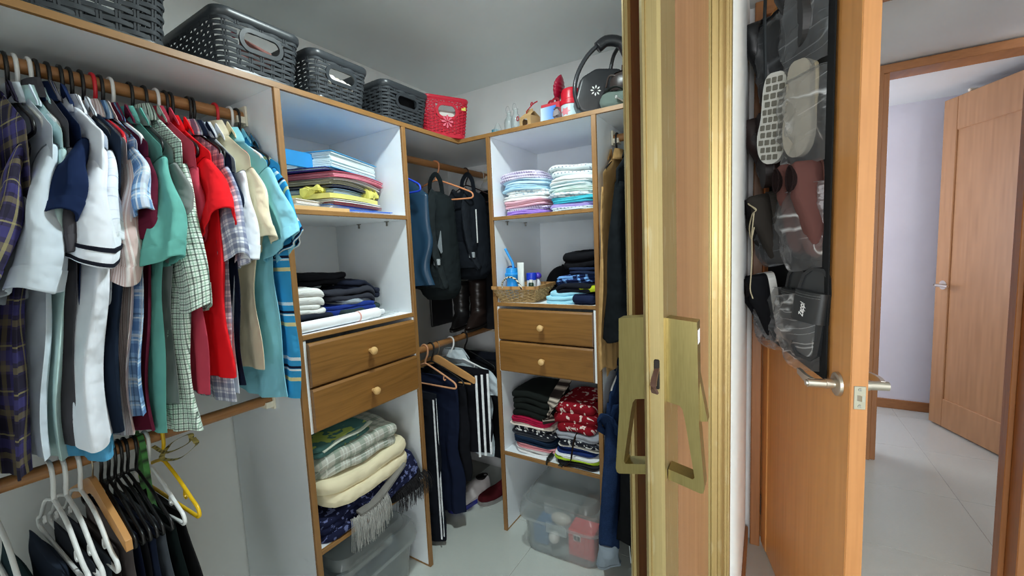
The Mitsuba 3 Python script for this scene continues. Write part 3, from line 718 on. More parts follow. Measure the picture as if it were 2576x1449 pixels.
HZ = 1.862
WHT, BLK, RED = (238, 240, 240), (18, 18, 19), (200, 26, 40)
ON = 'hanging on the upper left rod'
hang = [  # hook y, colour, label
    (.228, BLK, 'black plastic hanger at the far left end of the upper rod'), (.246, BLK, 'leftmost black hanger hook in view on the upper rod, beside two white ones'), (.261, WHT, 'white hanger holding the pale grey polo, left of two at the far left'),
    (.282, WHT, 'white hanger holding the mint shirt at the far left'), (.293, BLK, 'black hanger just right of the two leftmost white hangers'), (.311, BLK, 'black hanger with a gilt band on its hook'),
    (.331, BLK, 'first black hanger right of the gilt banded one'), (.347, BLK, 'second black hanger right of the gilt banded one'), (.367, BLK, 'black hanger just left of the first red hanger'),
    (.388, RED, 'red hanger holding the pink striped shirt'), (.402, BLK, 'black hanger between the first red hanger and a white one'), (.422, WHT, 'white hanger above the teal polo, third white from the left'),
    (.460, BLK, 'black hanger alone between two white ones, left of the green checked shirt'), (.490, BLK, 'black hanger above the green checked shirt collar'), (.516, WHT, 'white hanger above the dusty red polo'),
    (.536, BLK, 'left one of two close black hangers above the dusty red polo'), (.548, BLK, 'right one of two close black hangers above the red polo'), (.591, BLK, 'left one of the two black hangers above the navy shirt'), (.600, BLK, 'right one of the two black hangers above the navy shirt'),
    (.661, RED, 'red hanger above the cream polo'), (.722, BLK, 'black hanger of the sky blue striped shirt, near the rod bracket'), (.702, WHT, 'rightmost white hanger, holding the light blue polo'),
]
for i, (y, c, l) in enumerate(hang):
    plastic_hanger(y, c, HZ, l, 'hangers on the upper left rod', r=0.0042 if c != BLK else 0.0038, w=0.165, clip=(y == .311))

SH = [  # label, y, look, cuff(x,z rel xc), hem(z,dy), extra
    ('brown shirt at the very left edge of the frame', .120, (92, 74, 62), (.21, 1.36), (.98, -.05), dict(b=(.013, .03), cdy=-.03)),
    ('white shirt hem at the lower left edge of the frame', .165, (234, 234, 228), None, (.985, -.055), dict(t=(.011, .022), front=.21, flare=.22, collar=False)),
    ('dark plaid shirt in navy, brown and yellow at the far left', .228, 'plaid_dark', (.215, 1.345), (1.0, -.072), dict(t=(.011, .018), a=(.095, .085), b=(.013, .018), cdy=-.096, front=.22)),
    ('pale grey polo shirt with a wide sleeve at the far left', .261, (200, 210, 220), (.215, 1.352), (1.02, -.072), dict(t=(.011, .016), a=(.095, .080), b=(.018, .036), cdy=-.062, tilt=.15, front=.215)),
    ('pale mint shirt behind the pale grey polo', .282, (182, 208, 206), (.165, 1.42), (1.0, -.070), dict(t=(.011, .018), b=(.013, .016), cdy=-.045, front=.20)),
    ('dark grey collared shirt right of the mint shirt', .293, (72, 70, 75), (.175, 1.415), (1.02, -.062), dict(t=(.011, .018), cdy=-.040, ztop=1.815, front=.195)),
    ('navy blue polo with a banded sleeve cuff', .311, (20, 34, 66), (.20, 1.485), (1.06, -.058), dict(t=(.012, .012), a=(.10, .088), b=(.018, .034), cdy=-.070, tilt=.3, ztop=1.812, front=.19)),
    ('white polo with black striped sleeve edge', .334, (226, 231, 240), (.195, 1.425), (1.02, -.078), dict(t=(.013, .042), a=(.10, .098), b=(.020, .042), cdy=-.044, tilt=-.22, trims=((.86, .89, (24, 26, 36)), (.965, .99, (24, 26, 36))), front=.235, flare=.02)),
    ('white shirt with a thin grey grid', .350, 'grid_white', (.185, 1.425), (1.06, -.045), dict(a=(.098, .085), b=(.014, .026), cdy=-.028, front=.19)),
    ('plain navy shirt between the white polo and the pink striped one', .369, (24, 34, 50), None, (1.03, -.066), dict(t=(.011, .026), front=.21, collar=False)),
    ('bright blue shirt showing only its hem under the white polo', .378, (86, 160, 202), None, (.965, -.098), dict(front=.17, collar=False, t=(.011, .03))),
    ('pink and white striped shirt with pointed sleeve', .388, 'stripe_pink', (.165, 1.385), (1.0, -.060), dict(a=(.09, .075), b=(.014, .028), cdy=-.040, tilt=-.3, front=.185)),
    ('blue and white plaid shirt', .402, 'plaid_blue', (.195, 1.485), (1.045, -.055), dict(b=(.014, .024), cdy=-.020, front=.20, t=(.011, .016))),
    ('burgundy shirt between the blue plaid and teal ones', .422, (86, 24, 44), (.165, 1.45), (1.0, -.062), dict(t=(.011, .016), cdy=-.022, front=.195)),
    ('teal green polo with banded cuff', .452, (98, 166, 156), (.20, 1.405), (.995, -.068), dict(t=(.012, .013), a=(.10, .105), b=(.016, .034), cdy=-.045, tilt=.05, front=.19)),
    ('grey green shirt behind the teal polo', .474, (124, 130, 128), (.15, 1.46), (1.05, -.055), dict(front=.18)),
    ('white, green and black checked shirt with long sleeve', .490, 'check_green', (.21, 1.285), (.965, -.045), dict(t=(.012, .030), a=(.092, .072), b=(.016, .030), cdy=-.022, tilt=.1, front=.20, ztop=1.812, wr=.007)),
    ('dusty red polo left of the bright red one', .516, (178, 62, 80), (.150, 1.455), (1.06, -.034), dict(t=(.012, .020), a=(.092, .064), b=(.016, .018), cdy=-.012, front=.20, ztop=1.812)),
    ('bright red polo', .548, (224, 30, 38), (.205, 1.470), (1.085, -.010), dict(t=(.012, .026), a=(.10, .112), b=(.018, .036), cdy=-.010, tilt=.55, front=.205, flare=.10)),
    ('blue and white checked shirt right of the red polo', .590, 'plaid_navy', (.195, 1.385), (1.015, -.045), dict(b=(.014, .024), cdy=-.024, front=.185)),
    ('dark navy shirt left of the cream polo', .602, (18, 26, 46), (.14, 1.45), (1.05, -.025), dict(front=.19)),
    ('white shirt between navy and cream ones', .626, (222, 228, 234), (.18, 1.385), (1.02, -.062), dict(front=.165, b=(.014, .020), cdy=-.02)),
    ('cream polo with ribbed collar', .658, (222, 212, 184), (.190, 1.432), (1.08, -.022), dict(t=(.012, .018), a=(.10, .085), b=(.014, .024), tilt=.5, front=.185, ztop=1.808)),
    ('light blue polo second from the right end of the rod', .700, (136, 202, 220), (.222, 1.425), (.975, -.006), dict(t=(.012, .016), a=(.10, .098), b=(.014, .021), tilt=.48, front=.19, ztop=1.797)),
    ('sky blue shirt with cream, navy and white stripes at the right end', .723, 'stripe_sky', (.218, 1.43), (.975, -.003), dict(t=(.009, .011), a=(.10, .098), b=(.010, .013), tilt=.48, front=.212, ztop=1.788)),
]
for i, (l, y, look, cuff, hem, ex) in enumerate(SH):
    shirt(l + ', ' + ON if len(l.split()) < 11 else l, y, look, cuff, hem, seed=20 + i, **ex)

# ------------------------------------------------------------------ lower left rod: hangers and folded trousers
LZ = 0.925
def trousers(label, y, look, zb=0.757, zh=0.25, fx=0.17, bx=0.17, t=0.014, dy=0.0, seed=1, flare=0.0, axis='x', xc=-1.45, wr=.006, stripes=None, cat='trousers', name='trousers'):
    k = thing(name, label, cat)
    mat, col = (look, None) if isinstance(look, str) else ('cloth', look)
    m, uv = body_mesh(y, xc, fx, bx, zb + 0.006, zh, t * .8, t, dy, seed, shoulder=0.03, nz=30, kind='fold', flare=flare, wr=wr, axis=axis)
    part(k, 'legs', m, mat, col, smooth=True, uv=uv)
    return k
low = [(.135, WHT, 'white hanger on the lower rod at the left frame edge'), (.222, WHT, 'white hanger on the lower rod, left one of the trio at the lower left'), (.243, WHT, 'white hanger on the lower rod, middle one of the trio at the lower left'), (.268, WHT, 'white hanger just left of the light wooden one on the lower rod'),
       (.306, BLK, 'black hanger first right of the wooden one on the lower rod'), (.320, BLK, 'black hanger second right of the wooden one on the lower rod'), (.333, BLK, 'black hanger third right of the wooden one on the lower rod'), (.346, BLK, 'black hanger fourth right of the wooden one on the lower rod'), (.358, BLK, 'black hanger fifth right of the wooden one on the lower rod'), (.376, BLK, 'black hanger just left of the hanging tape on the lower rod'),
       (.402, WHT, 'white hanger left of the yellow one on the lower rod'), (.434, (228, 184, 26), 'yellow plastic hanger on the lower rod')]
for y, c, l in low:
    plastic_hanger(y, c, LZ, l, 'hangers on the lower left rod', r=0.0046 if c != BLK else 0.0038, w=0.215 if y < .3 else 0.20, pegs=c != BLK, arms=.115 if y < .3 else .088)
wooden_hanger(.290, LZ, 'light wooden hanger among the trousers on the lower left rod', color=(206, 150, 92))
TR = [('dark teal fleece trousers at the lower left frame edge', .150, (34, 52, 58), dict(fx=.14, t=.022)), ('dark blue trousers on the first white hanger of the lower rod', .200, (38, 46, 60), dict(fx=.12, t=.026, flare=.35)), ('charcoal trousers on the second white hanger of the lower rod', .243, (44, 48, 56), {}),
      ('slate jeans on the third white hanger of the lower rod', .264, (52, 58, 66), {}), ('dark brown trousers on the wooden hanger of the lower rod', .288, (58, 52, 52), dict(fx=.15)), ('warm grey trousers right of the wooden hanger', .306, (92, 84, 84), dict(fx=.18)),
      ('navy trousers under the black hangers of the lower rod', .320, (22, 28, 50), {}), ('black trousers under the cluster of black hangers', .333, (26, 26, 30), {}), ('midnight blue trousers under the cluster of black hangers', .347, (28, 36, 56), dict(fx=.185, flare=.2)), ('mid grey trousers right of the midnight blue pair', .366, (84, 90, 98), dict(fx=.19, flare=.3)),
      ('very dark green trousers left of the white hanger', .388, (24, 34, 34), dict(fx=.19, flare=.45)), ('black trousers at the right end of the lower rod', .412, (22, 22, 24), dict(fx=.165, flare=1.0, t=.022))]
for i, (l, y, c, ex) in enumerate(TR):
    trousers(l, y, c, seed=300 + i, zh=0.22 + 0.03 * (i % 3), zb=.725 if y < .3 else .752, **ex)
k = thing('measuring_tape', 'green and yellow measuring tape looped over the lower left rod', 'measuring tape')
tp = spline([(-1.424, .390, .80), (-1.425, .389, .88), (-1.428, .388, .93), (-1.45, .388, .948), (-1.47, .389, .93), (-1.472, .390, .86), (-1.470, .391, .78)], 40)
part(k, 'strip', strap(np.vstack([spline([(-1.33, .385, .66), (-1.37, .387, .71), (-1.415, .389, .77)], 14), tp]), 0.014, 0.0007, up=(1, 0.2, 0.3)), 'satin', lambda v: np.where((np.sin(v[:, 2:3] * 900) > .8), (30, 40, 30), (70, 132, 66)), smooth=True)
lp = spline([(-1.43, .41, .905), (-1.40, .43, .885), (-1.36, .465, .905), (-1.37, .475, .925), (-1.42, .45, .90), (-1.41, .42, .872), (-1.37, .445, .868), (-1.34, .475, .90), (-1.36, .478, .915)], 80)
part(k, 'loop', strap(lp, 0.013, 0.0007, up=(0, 0, 1)), 'satin', lambda v: np.where((np.sin(v[:, 1:2] * 1500) > .7), (36, 34, 26), (170, 156, 92)), smooth=True, label='yellowed coil with dark marks')
# ------------------------------------------------------------------ folded cloth and paper
def rrect(w, d, r, n=64):
    """rounded rectangle, n points evenly by arc length, centred, counter-clockwise from the middle of the front (-d) side"""
    r = min(r, w * .49, d * .49)
    p = sg.box(-w / 2 + r, -d / 2 + r, w / 2 - r, d / 2 - r).buffer(r, quad_segs=8).exterior
    L = p.length
    c = np.array(p.coords)
    s0 = p.project(sg.Point(0, -d / 2))
    pts = np.array([p.interpolate((s0 + L * k / n) % L).coords[0] for k in range(n)])
    area = np.sum(pts[:, 0] * np.roll(pts[:, 1], -1) - pts[:, 1] * np.roll(pts[:, 0], -1))
    return pts if area > 0 else np.vstack([pts[:1], pts[:0:-1]])

def pillow(ac, dc, w, d, z0, h, seed, r=0.03, amp=0.004, rz=0.0, sag=None, n=64, edge=None, amp2=0.3):
    P = rrect(1, d / w, r / w, n) * w
    nr = P / (np.linalg.norm(P, axis=1, keepdims=True) + 1e-9)
    e = edge if edge else min(h / 2, 0.02)
    R = []
    prof = [(.25, -1, 0), (.6, -1, 0), (.9, -1, 0)] + [(1, math.sin(q), 1 - math.cos(q)) for q in np.linspace(-1.45, 1.45, 7)] + [(.9, 1, 0), (.6, 1, 0), (.25, 1, 0)]
    for s, zz, ins in prof:
        Q = P * s if s < 1 else P - nr * e * ins
        jit = 0.006 * fbm(np.column_stack([Q[:, 0] * 14, Q[:, 1] * 14, np.full(n, zz * .8 + seed)]), 1.0, seed)
        Q = Q + nr * jit[:, None] * (1 if s >= .9 else 0)
        z = z0 + h / 2 + zz * h / 2
        dz = amp * fbm(np.column_stack([Q[:, 0] * 11, Q[:, 1] * 11, np.full(n, seed * 3.1)]), 1.0, seed + 5) * 2 + amp2 * amp * fbm(np.column_stack([Q[:, 0] * 34, Q[:, 1] * 34, np.full(n, zz)]), 1.0, seed + 9) * 2
        R.append(np.column_stack([Q, z + dz]))
    m = loft(np.array(R))
    v = m.vertices; c, s = math.cos(rz), math.sin(rz)
    v[:, :2] = np.stack([v[:, 0] * c - v[:, 1] * s + ac, v[:, 0] * s + v[:, 1] * c + dc], 1)
    if sag:
        v[:, 2] += sag(v[:, 0], v[:, 1])
    m.vertices = v
    return m

def folded_mesh(ac, dc, w, d, z0, h, seed, layers=3, r=0.035, amp=0.004, rz=0.0, sag=None):
    rng = np.random.default_rng(seed); out = []
    hl = h / layers
    f0, p0, p1, sg0 = rng.uniform(18, 34), rng.uniform(0, 6.28), rng.uniform(0, 6.28), sag
    wv = min(.006, h * .16) if amp < .012 else .003
    sag = lambda a, q: (sg0(a, q) if sg0 else 0) + wv * np.sin(a * f0 + p0) * np.cos(q * 17 + p1)
    rz = rz + rng.uniform(-.05, .05); ac = ac + rng.uniform(-.009, .009); dc = dc + rng.uniform(-.008, .010)
    for q in range(layers):
        out.append(pillow(ac + rng.uniform(-.007, .007), dc + rng.uniform(-.006, .006), w * rng.uniform(.86, 1.0), d * rng.uniform(.94, 1.0), z0 + q * hl, hl * 1.06, seed * 7 + (q if q else 0), r, amp, rz + rng.uniform(-.02, .02), sag))
    return trimesh.util.concatenate(out)

def garment(to, label, cat, look, ac, dc, w, d, z0, h, seed, layers=3, r=0.035, amp=0.004, rz=0.0, sag=None, group=None, name='folded_garment', mat='cloth', clipa=None):
    m = folded_mesh(ac, dc, w, d, z0, h, seed, layers, r, amp, rz, sag)
    if clipa:
        m.vertices[:, 0] = np.clip(m.vertices[:, 0], *clipa)
    uv = np.column_stack([m.vertices[:, 0], m.vertices[:, 2] + m.vertices[:, 1]])
    k = key_of(name)
    if isinstance(look, str):
        put(k, to(m), look, None, True, uv)
    else:
        put(k, to(m), mat, look, True)
    return lab(k, label, cat, group)

# ---- right tower, top cell: two stacks of baby clothes (local a 0..0.5265 from the left, d from the front)
BA = (0.024, 0.503)
def dome(ac, w, up, z0, zt):
    return lambda a, d: up * (1 - ((a - ac) / w * 2) ** 2)
stackL = [((150, 118, 196), 'plain purple', .026), ('dots_lilac', 'lilac speckled', .02), ((226, 178, 190), 'pink', .030), ((222, 226, 226), 'white', .024), ('print_speckle', 'speckled white', .026), ((170, 206, 226), 'light blue', .028), ((186, 216, 232), 'pale blue', .026), ('dots_lilac', 'lilac dotted', .036)]
stackR = [('dots_grey', 'white spotted', .018), ((166, 150, 206), 'lavender', .024), ((70, 178, 194), 'turquoise', .026), ('print_speckle', 'speckled pale', .022), ((196, 216, 208), 'pale sage', .020), ((206, 226, 230), 'ice blue', .024), ((226, 232, 232), 'white', .028), ('dots_grey', 'pale dotted', .052)]
for side, st, ac, w in (('left', stackL, .148, .235), ('right', stackR, .386, .225)):
    z = 1.5525
    for i, (look, nm, h) in enumerate(st):
        up = 0.012 * i / 7
        pos = 'top' if i == 7 else ('bottom' if i == 0 else f'{["", "second", "third", "fourth", "fifth", "sixth", "seventh"][i]} from the bottom')
        garment(to_right, f'{nm} baby garment, {pos} of the {side} stack in the right tower', 'baby clothes', look, ac + .004 * (-1) ** i, .175, w, .26, z, h * .92, 500 + i + (20 if side == 'right' else 0), 3 if h < .04 else 2, .04, .005, .03 * math.sin(i * 2.1), dome(ac, w, up, 0, 0), group='folded baby clothes', clipa=BA)
        z += h * .86
garment(to_right, 'grey dotted baby garment crumpled behind the two stacks', 'baby clothes', 'dots_lilac', .26, .38, .40, .14, 1.5535, .22, 545, 4, .05, .012, 0, group='folded baby clothes', clipa=BA)
# ---- right tower, middle cell: wicker basket with toiletries, caps, folded sportswear
def woven(loop_fn, nrib, rows, z0, z1, h, th, amp, hole=None, ribw=None, per=4, ribh=0.0012, double=False):
    """loop_fn(v) -> (nrib*per, 2) closed outline at height fraction v. hole: (i0, i1, v0, v1) sample range left open."""
    N = nrib * per; M = []
    def normals(P):
        t = np.roll(P, -1, 0) - np.roll(P, 1, 0); t /= np.linalg.norm(t, axis=1, keepdims=True); return np.stack([t[:, 1], -t[:, 0]], 1)
    for r in range(rows):
        v = (r + .5) / rows; P = loop_fn(v); nn = normals(P); z = z0 + (z1 - z0) * v
        off = amp * np.cos(np.pi * np.arange(N) / per + np.pi * r)
        C = P + nn * off[:, None]
        def sect(c, q):
            return [[c[0] + q[0] * th / 2, c[1] + q[1] * th / 2, z + h / 2], [c[0] + q[0] * th, c[1] + q[1] * th, z], [c[0] + q[0] * th / 2, c[1] + q[1] * th / 2, z - h / 2], [c[0] - q[0] * th / 2, c[1] - q[1] * th / 2, z - h / 2], [c[0] - q[0] * th / 2, c[1] - q[1] * th / 2, z + h / 2]]
        S = np.array([sect(C[k], nn[k]) for k in range(N)])
        if hole and hole[2] < v < hole[3]:
            idx = [k % N for k in range(hole[1], hole[0] + N + 1)]
            M.append(loft(S[idx]))
        else:
            M.append(loft(S, closed_path=True))
    L = [loop_fn(v) for v in np.linspace(0, 1, rows + 1)]; NN = [normals(P) for P in L]
    rw = ribw or h * .6
    for j in range(nrib):
        i = j * per
        segs = [(0, rows)]
        if hole and (hole[0] % N <= i or i <= hole[1] if hole[0] < 0 else hole[0] <= i <= hole[1]):
            segs = [(0, int(hole[2] * rows)), (int(math.ceil(hole[3] * rows)), rows)]
        for s0, s1 in segs:
            if s1 - s0 < 1:
                continue
            for sh in ((-.62, .62) if double else (0,)):
                R = []
                for q in range(s0, s1 + 1):
                    P, n_ = L[q][i], NN[q][i]; t_ = np.array([-n_[1], n_[0]]); z = z0 + (z1 - z0) * q / rows
                    w2 = rw / 2 * (.85 if double else 1); o = t_ * rw * sh
                    R.append([[*(P + o + t_ * w2 + n_ * ribh), z], [*(P + o - t_ * w2 + n_ * ribh), z], [*(P + o - t_ * w2 - n_ * ribh), z], [*(P + o + t_ * w2 - n_ * ribh), z]])
                M.append(loft(np.array(R)))
    return trimesh.util.concatenate(M)
def taper_loop(w0, d0, w1, d1, r, n, c=(0, 0)):
    A, B = rrect(w0, d0, r, n), rrect(w1, d1, r, n)
    return lambda v: A * (1 - v) + B * v + np.asarray(c)
k = thing('wicker_basket', 'tan wicker basket with a striped loop handle, holding toiletries in the right tower', 'basket')
nb = 34
lpw = taper_loop(.176, .19, .226, .25, .012, nb * 4)
def to_wb(m):
    return xf(m, (-1.0, 1.742, 1.1525), rz=.10)
weave_c = lambda v: np.where((np.sin(v[:, :1] * 260) * np.sin(v[:, 2:3] * 900) > .2), (150, 122, 80), (176, 148, 102))
part(k, 'woven_wall', to_wb(woven(lpw, nb, 9, 0.004, 0.066, .0052, .0028, .0036, ribw=.005)), 'matte', weave_c, smooth=40)
part(k, 'base', to_wb(xf(trimesh.creation.extrude_polygon(sg.Polygon(rrect(.176, .19, .012)), .004, engine='earcut'), (0, 0, 0))), 'matte', (170, 138, 92))
rim = rrect(.232, .256, .012, 96)
part(k, 'rim', to_wb(strap(np.column_stack([rim, np.full(96, .071)]), .006, .014, up=(0, 0, 1), closed=True)), 'matte', lambda v: np.where(np.sin(v[:, :1] * 330 + v[:, 1:2] * 330) > .75, (120, 84, 48), (172, 128, 78)), smooth=30)
hp = spline([(-.055, -.130, .070), (-.050, -.132, .100), (-.020, -.133, .121), (.015, -.133, .113), (.036, -.132, .085), (.045, -.130, .066)], 60)
part(k, 'handle', to_wb(tube(hp, .0042, 10)), 'matte', lambda v: np.where(np.sin(np.arctan2(v[:, 2:3] - 1.235, v[:, 0:1] + 1.02) * 22 + v[:, 1:2] * 500) > 0, (228, 220, 200), (28, 26, 26)), smooth=True, label='black and white wrapped loop handle')
def wb(x, y):
    c, s = math.cos(.10), math.sin(.10); return (-1.0 + x * c - y * s, 1.742 + x * s + y * c)
bx_, by_ = wb(-.045, -.04)
bc = (36, 140, 214)
k = thing('water_bottle', 'bright blue plastic bottle with a bent straw standing in the wicker basket', 'bottle')
part(k, 'body', lathe([(.027, 0), (.031, .004), (.0315, .045), (.029, .062), (.0245, .078), (.026, .092), (.034, .118), (.0345, .126), (.031, .131)], 32, (bx_, by_, 1.158)), 'satin', bc, smooth=True)
part(k, 'lid', lathe([(.0275, .131), (.029, .1315), (.029, .149), (.0285, .152), (.001, .153)], 32, (bx_, by_, 1.158)), 'satin', (40, 148, 222), smooth=40)
part(k, 'straw', tube(spline([(bx_ + .010, by_, 1.31), (bx_ + .006, by_, 1.335), (bx_ - .010, by_ - .005, 1.37), (bx_ - .026, by_ - .01, 1.405)], 20), .0062, 10), 'satin', (44, 142, 214), smooth=True)
part(k, 'strap', tube(spline([(bx_ - .025, by_, 1.31), (bx_ - .02, by_ + .01, 1.318), (bx_, by_ + .014, 1.316), (bx_ + .02, by_ + .01, 1.31)], 14), .003, 8), 'satin', (24, 40, 90), smooth=True)
tx, ty = wb(.012, -.062)
tb2 = []
for q in np.linspace(0, 1, 14):
    e = .016 * (1 - q) + .018 * q; f2 = .016 * (1 - q) ** .8 + .0012
    tb2.append([(tx + e * math.cos(p_), ty + f2 * math.sin(p_), 1.20 + .137 * q) for p_ in np.arange(24) * math.pi / 12])
k = thing('cream_tube', 'white squeeze tube standing crimped end up in the wicker basket', 'tube')
part(k, 'body', loft(np.array(tb2)), 'satin', (214, 220, 218), smooth=True)
part(k, 'cap', lathe([(.014, -.028), (.0145, -.002), (.013, 0)], 20, (tx, ty, 1.201)), 'satin', (226, 228, 228), smooth=40)
jx, jy = wb(.048, -.022)
k = thing('cream_jar', 'white jar with a royal blue lid in the wicker basket', 'jar')
part(k, 'body', lathe([(.020, 0), (.0225, .003), (.0225, .068), (.020, .072)], 28, (jx, jy, 1.186)), 'satin', (216, 222, 226), smooth=40)
part(k, 'lid', lathe([(.0235, .066), (.024, .068), (.024, .096), (.0225, .099), (.001, .0995)], 32, (jx, jy, 1.186)), 'satin', (24, 56, 186), smooth=40)
gx, gy = wb(.064, -.066)
k = thing('small_bottle', 'small dark green bottle beside the blue lidded jar', 'bottle')
part(k, 'body', lathe([(.011, 0), (.012, .003), (.012, .066), (.008, .072)], 20, (gx, gy, 1.172)), 'gloss', (40, 62, 48), smooth=40)
part(k, 'cap', lathe([(.0085, .071), (.0085, .084), (.001, .085)], 20, (gx, gy, 1.172)), 'satin', (222, 222, 220), smooth=40)
vx, vy = wb(.070, .008)
k = thing('small_bottle', 'small bottle with a purple ball cap in the wicker basket', 'bottle')
part(k, 'body', lathe([(.011, 0), (.012, .003), (.012, .06), (.007, .072), (.007, .08)], 20, (vx, vy, 1.176)), 'satin', (214, 214, 222), smooth=40)
part(k, 'cap', ball((vx, vy, 1.269), .0165, 3), 'gloss', (70, 50, 168), smooth=True)
def cap_hat(label, x, y, z, rz, col):
    k = thing('baseball_cap', label, 'cap')
    P = []
    for q in np.linspace(0, 1, 10):
        a = q * math.pi / 2
        P.append([(x + .095 * math.cos(a) * math.cos(p_), y + .085 * math.cos(a) * math.sin(p_), z + .115 * math.sin(a)) for p_ in np.arange(40) * math.pi / 20])
    part(k, 'crown', loft(np.array(P)), 'cloth', col, smooth=True)
    t_ = np.linspace(-1.25, 1.25, 20); R = []
    for w, zz in ((.088, .012), (.125, .010), (.155, -.004), (.152, -.007), (.12, .004), (.088, .006)):
        R.append([(x + w * math.cos(q) * (1 if w < .1 else 1 + .1 * math.cos(q)), y + w * .92 * math.sin(q), z + zz - .05 * (math.sin(q)) ** 2 * (w - .08) / .07) for q in t_])
    b = xf(xf(loft(np.array(R).transpose(1, 0, 2)), (-x, -y, 0)), (x, y, 0), rz=rz)
    part(k, 'brim', b, 'cloth', col, smooth=True)
    part(k, 'button', ball((x, y, z + .115), .007, 1), 'cloth', col)
    return k
cap_hat('black cap with its brim to the room behind the wicker basket', -.90, 1.975, 1.190, -1.3, (22, 22, 26))
cap_hat('charcoal cap lying right of the black cap in the right tower', -.775, 1.99, 1.175, -.7, (44, 44, 50))
sp = [('light blue folded shorts at the bottom of the dark pile right of the wicker basket', (150, 204, 222), .36, .12, .20, .20, 1.1525, .052, 3), ('black sports shirt with a lime patch right of the wicker basket', (22, 24, 32), .39, .14, .21, .22, 1.2035, .036, 2),
      ('navy shirt with blue print right of the wicker basket', 'print_blue', .395, .15, .20, .22, 1.2385, .042, 3), ('navy shorts with pale trim above the blue print shirt', (26, 36, 60), .43, .16, .14, .22, 1.2795, .024, 2), ('black fleece on top of the dark pile right of the wicker basket', (18, 18, 22), .40, .21, .19, .26, 1.3025, .072, 2)]
for i, (l, c, ac, dc, w, d, z, h, ly) in enumerate(sp):
    k = garment(to_right, l, 'folded clothes', c, ac, dc, w, d, z, h, 560 + i, ly, .04, .007, .06 * (-1) ** i, (lambda a, d: -.03 * sm(.36, .26, a)) if i in (1, 2, 4) else None, group=None, clipa=BA)
    if i == 1:
        part(k, 'lime_patch', to_right(pillow(.462, .044, .085, .03, 1.2065, .028, 571, .01, .001)), 'cloth', (176, 190, 44), smooth=True)
    if i == 0:
        part(k, 'navy_side', to_right(pillow(.445, .075, .10, .13, 1.1535, .042, 572, .02, .004)), 'cloth', (26, 34, 60), smooth=True)
# ---- right tower, low cell
lowL = [((224, 226, 226), 'white', .03), ((206, 140, 146), 'pink striped', .02), ((24, 40, 62), 'navy', .034), ((58, 62, 70), 'dark grey', .034), ('print_mono', 'black and white print', .026), ((224, 216, 204), 'off white', .018), ((158, 24, 60), 'magenta', .036), ((22, 26, 24), 'black', .125)]
z = .4165
for i, (c, nm, h) in enumerate(lowL):
    pos = 'top' if i == 7 else ('bottom' if i == 0 else f'{["", "second", "third", "fourth", "fifth", "sixth", "seventh"][i]} from the bottom')
    garment(to_right, f'{nm} garment, {pos}, left pile under the right drawers', 'folded clothes', c, .165, .155, .24, .27, z, h * .95, 600 + i, 3 if h < .1 else 4, .04, .006, .05 * math.sin(i), lambda a, d, i=i: .010 * i / 7 * (1 - ((a - .165) / .12) ** 2), group='folded clothes under the right drawers', clipa=BA)
    z += h * .9
lowR = [((34, 34, 38), 'black', .020), ((166, 196, 52), 'lime', .018), ((230, 232, 232), 'white', .014), ((26, 44, 96), 'royal navy', .032), ((216, 214, 206), 'ivory', .016), ('print_mono', 'black and white print', .026), ((148, 152, 160), 'grey', .030), ('print_floral', 'red floral', .140)]
z = .4165
for i, (c, nm, h) in enumerate(lowR):
    pos = 'top' if i == 7 else ('bottom' if i == 0 else f'{["", "second", "third", "fourth", "fifth", "sixth", "seventh"][i]} from the bottom')
    garment(to_right, f'{nm} garment, {pos}, right pile under the right drawers', 'folded clothes', c, .392, .15, .215, .27, z, h * .95, 620 + i, 2 if h < .1 else 3, .04, .005, .06 * math.sin(i * 1.7), lambda a, d, i=i: .012 * i / 7 * (1 - ((a - .392) / .11) ** 2), group='folded clothes under the right drawers', clipa=BA)
    z += h * .9
k = thing('striped_scarf', 'dark scarf with pale bars between the black pile and the red floral garment', 'scarf')
part(k, 'band', to_right(strap(spline([(.285, .29, .80), (.295, .12, .755), (.283, .03, .70), (.268, .015, .64), (.262, .018, .60)], 30), .055, .010, up=(0, 0, 1))), 'cloth', lambda v: np.where(np.sin(v[:, 2:3] * 330) > .45, (196, 184, 170), (44, 36, 34)), smooth=True)
k = thing('luggage_strap', 'thin dark strap hanging over the right pile under the right drawers', 'strap')
part(k, 'webbing', to_right(strap(spline([(.40, .14, .60), (.395, .012, .56), (.385, -.004, .50), (.372, .006, .45), (.345, .006, .420), (.325, .002, .4185)], 26), .014, .003, up=(1, 0, 0))), 'cloth', (44, 32, 26), smooth=True)
part(k, 'buckle', to_right(box(.315, .335, -.008, .012, .4175, .424, .002)), 'satin', (24, 24, 24))
k = thing('belt', 'folded black belt end lying in front of the two piles under the right drawers', 'belt')
part(k, 'band', to_right(strap(spline([(.268, .14, .438), (.265, .02, .436), (.262, .004, .430), (.258, -.001, .4205), (.25, .012, .4185)], 20), .030, .0035, up=(1, 0, 0))), 'satin', (34, 40, 38), smooth=True)

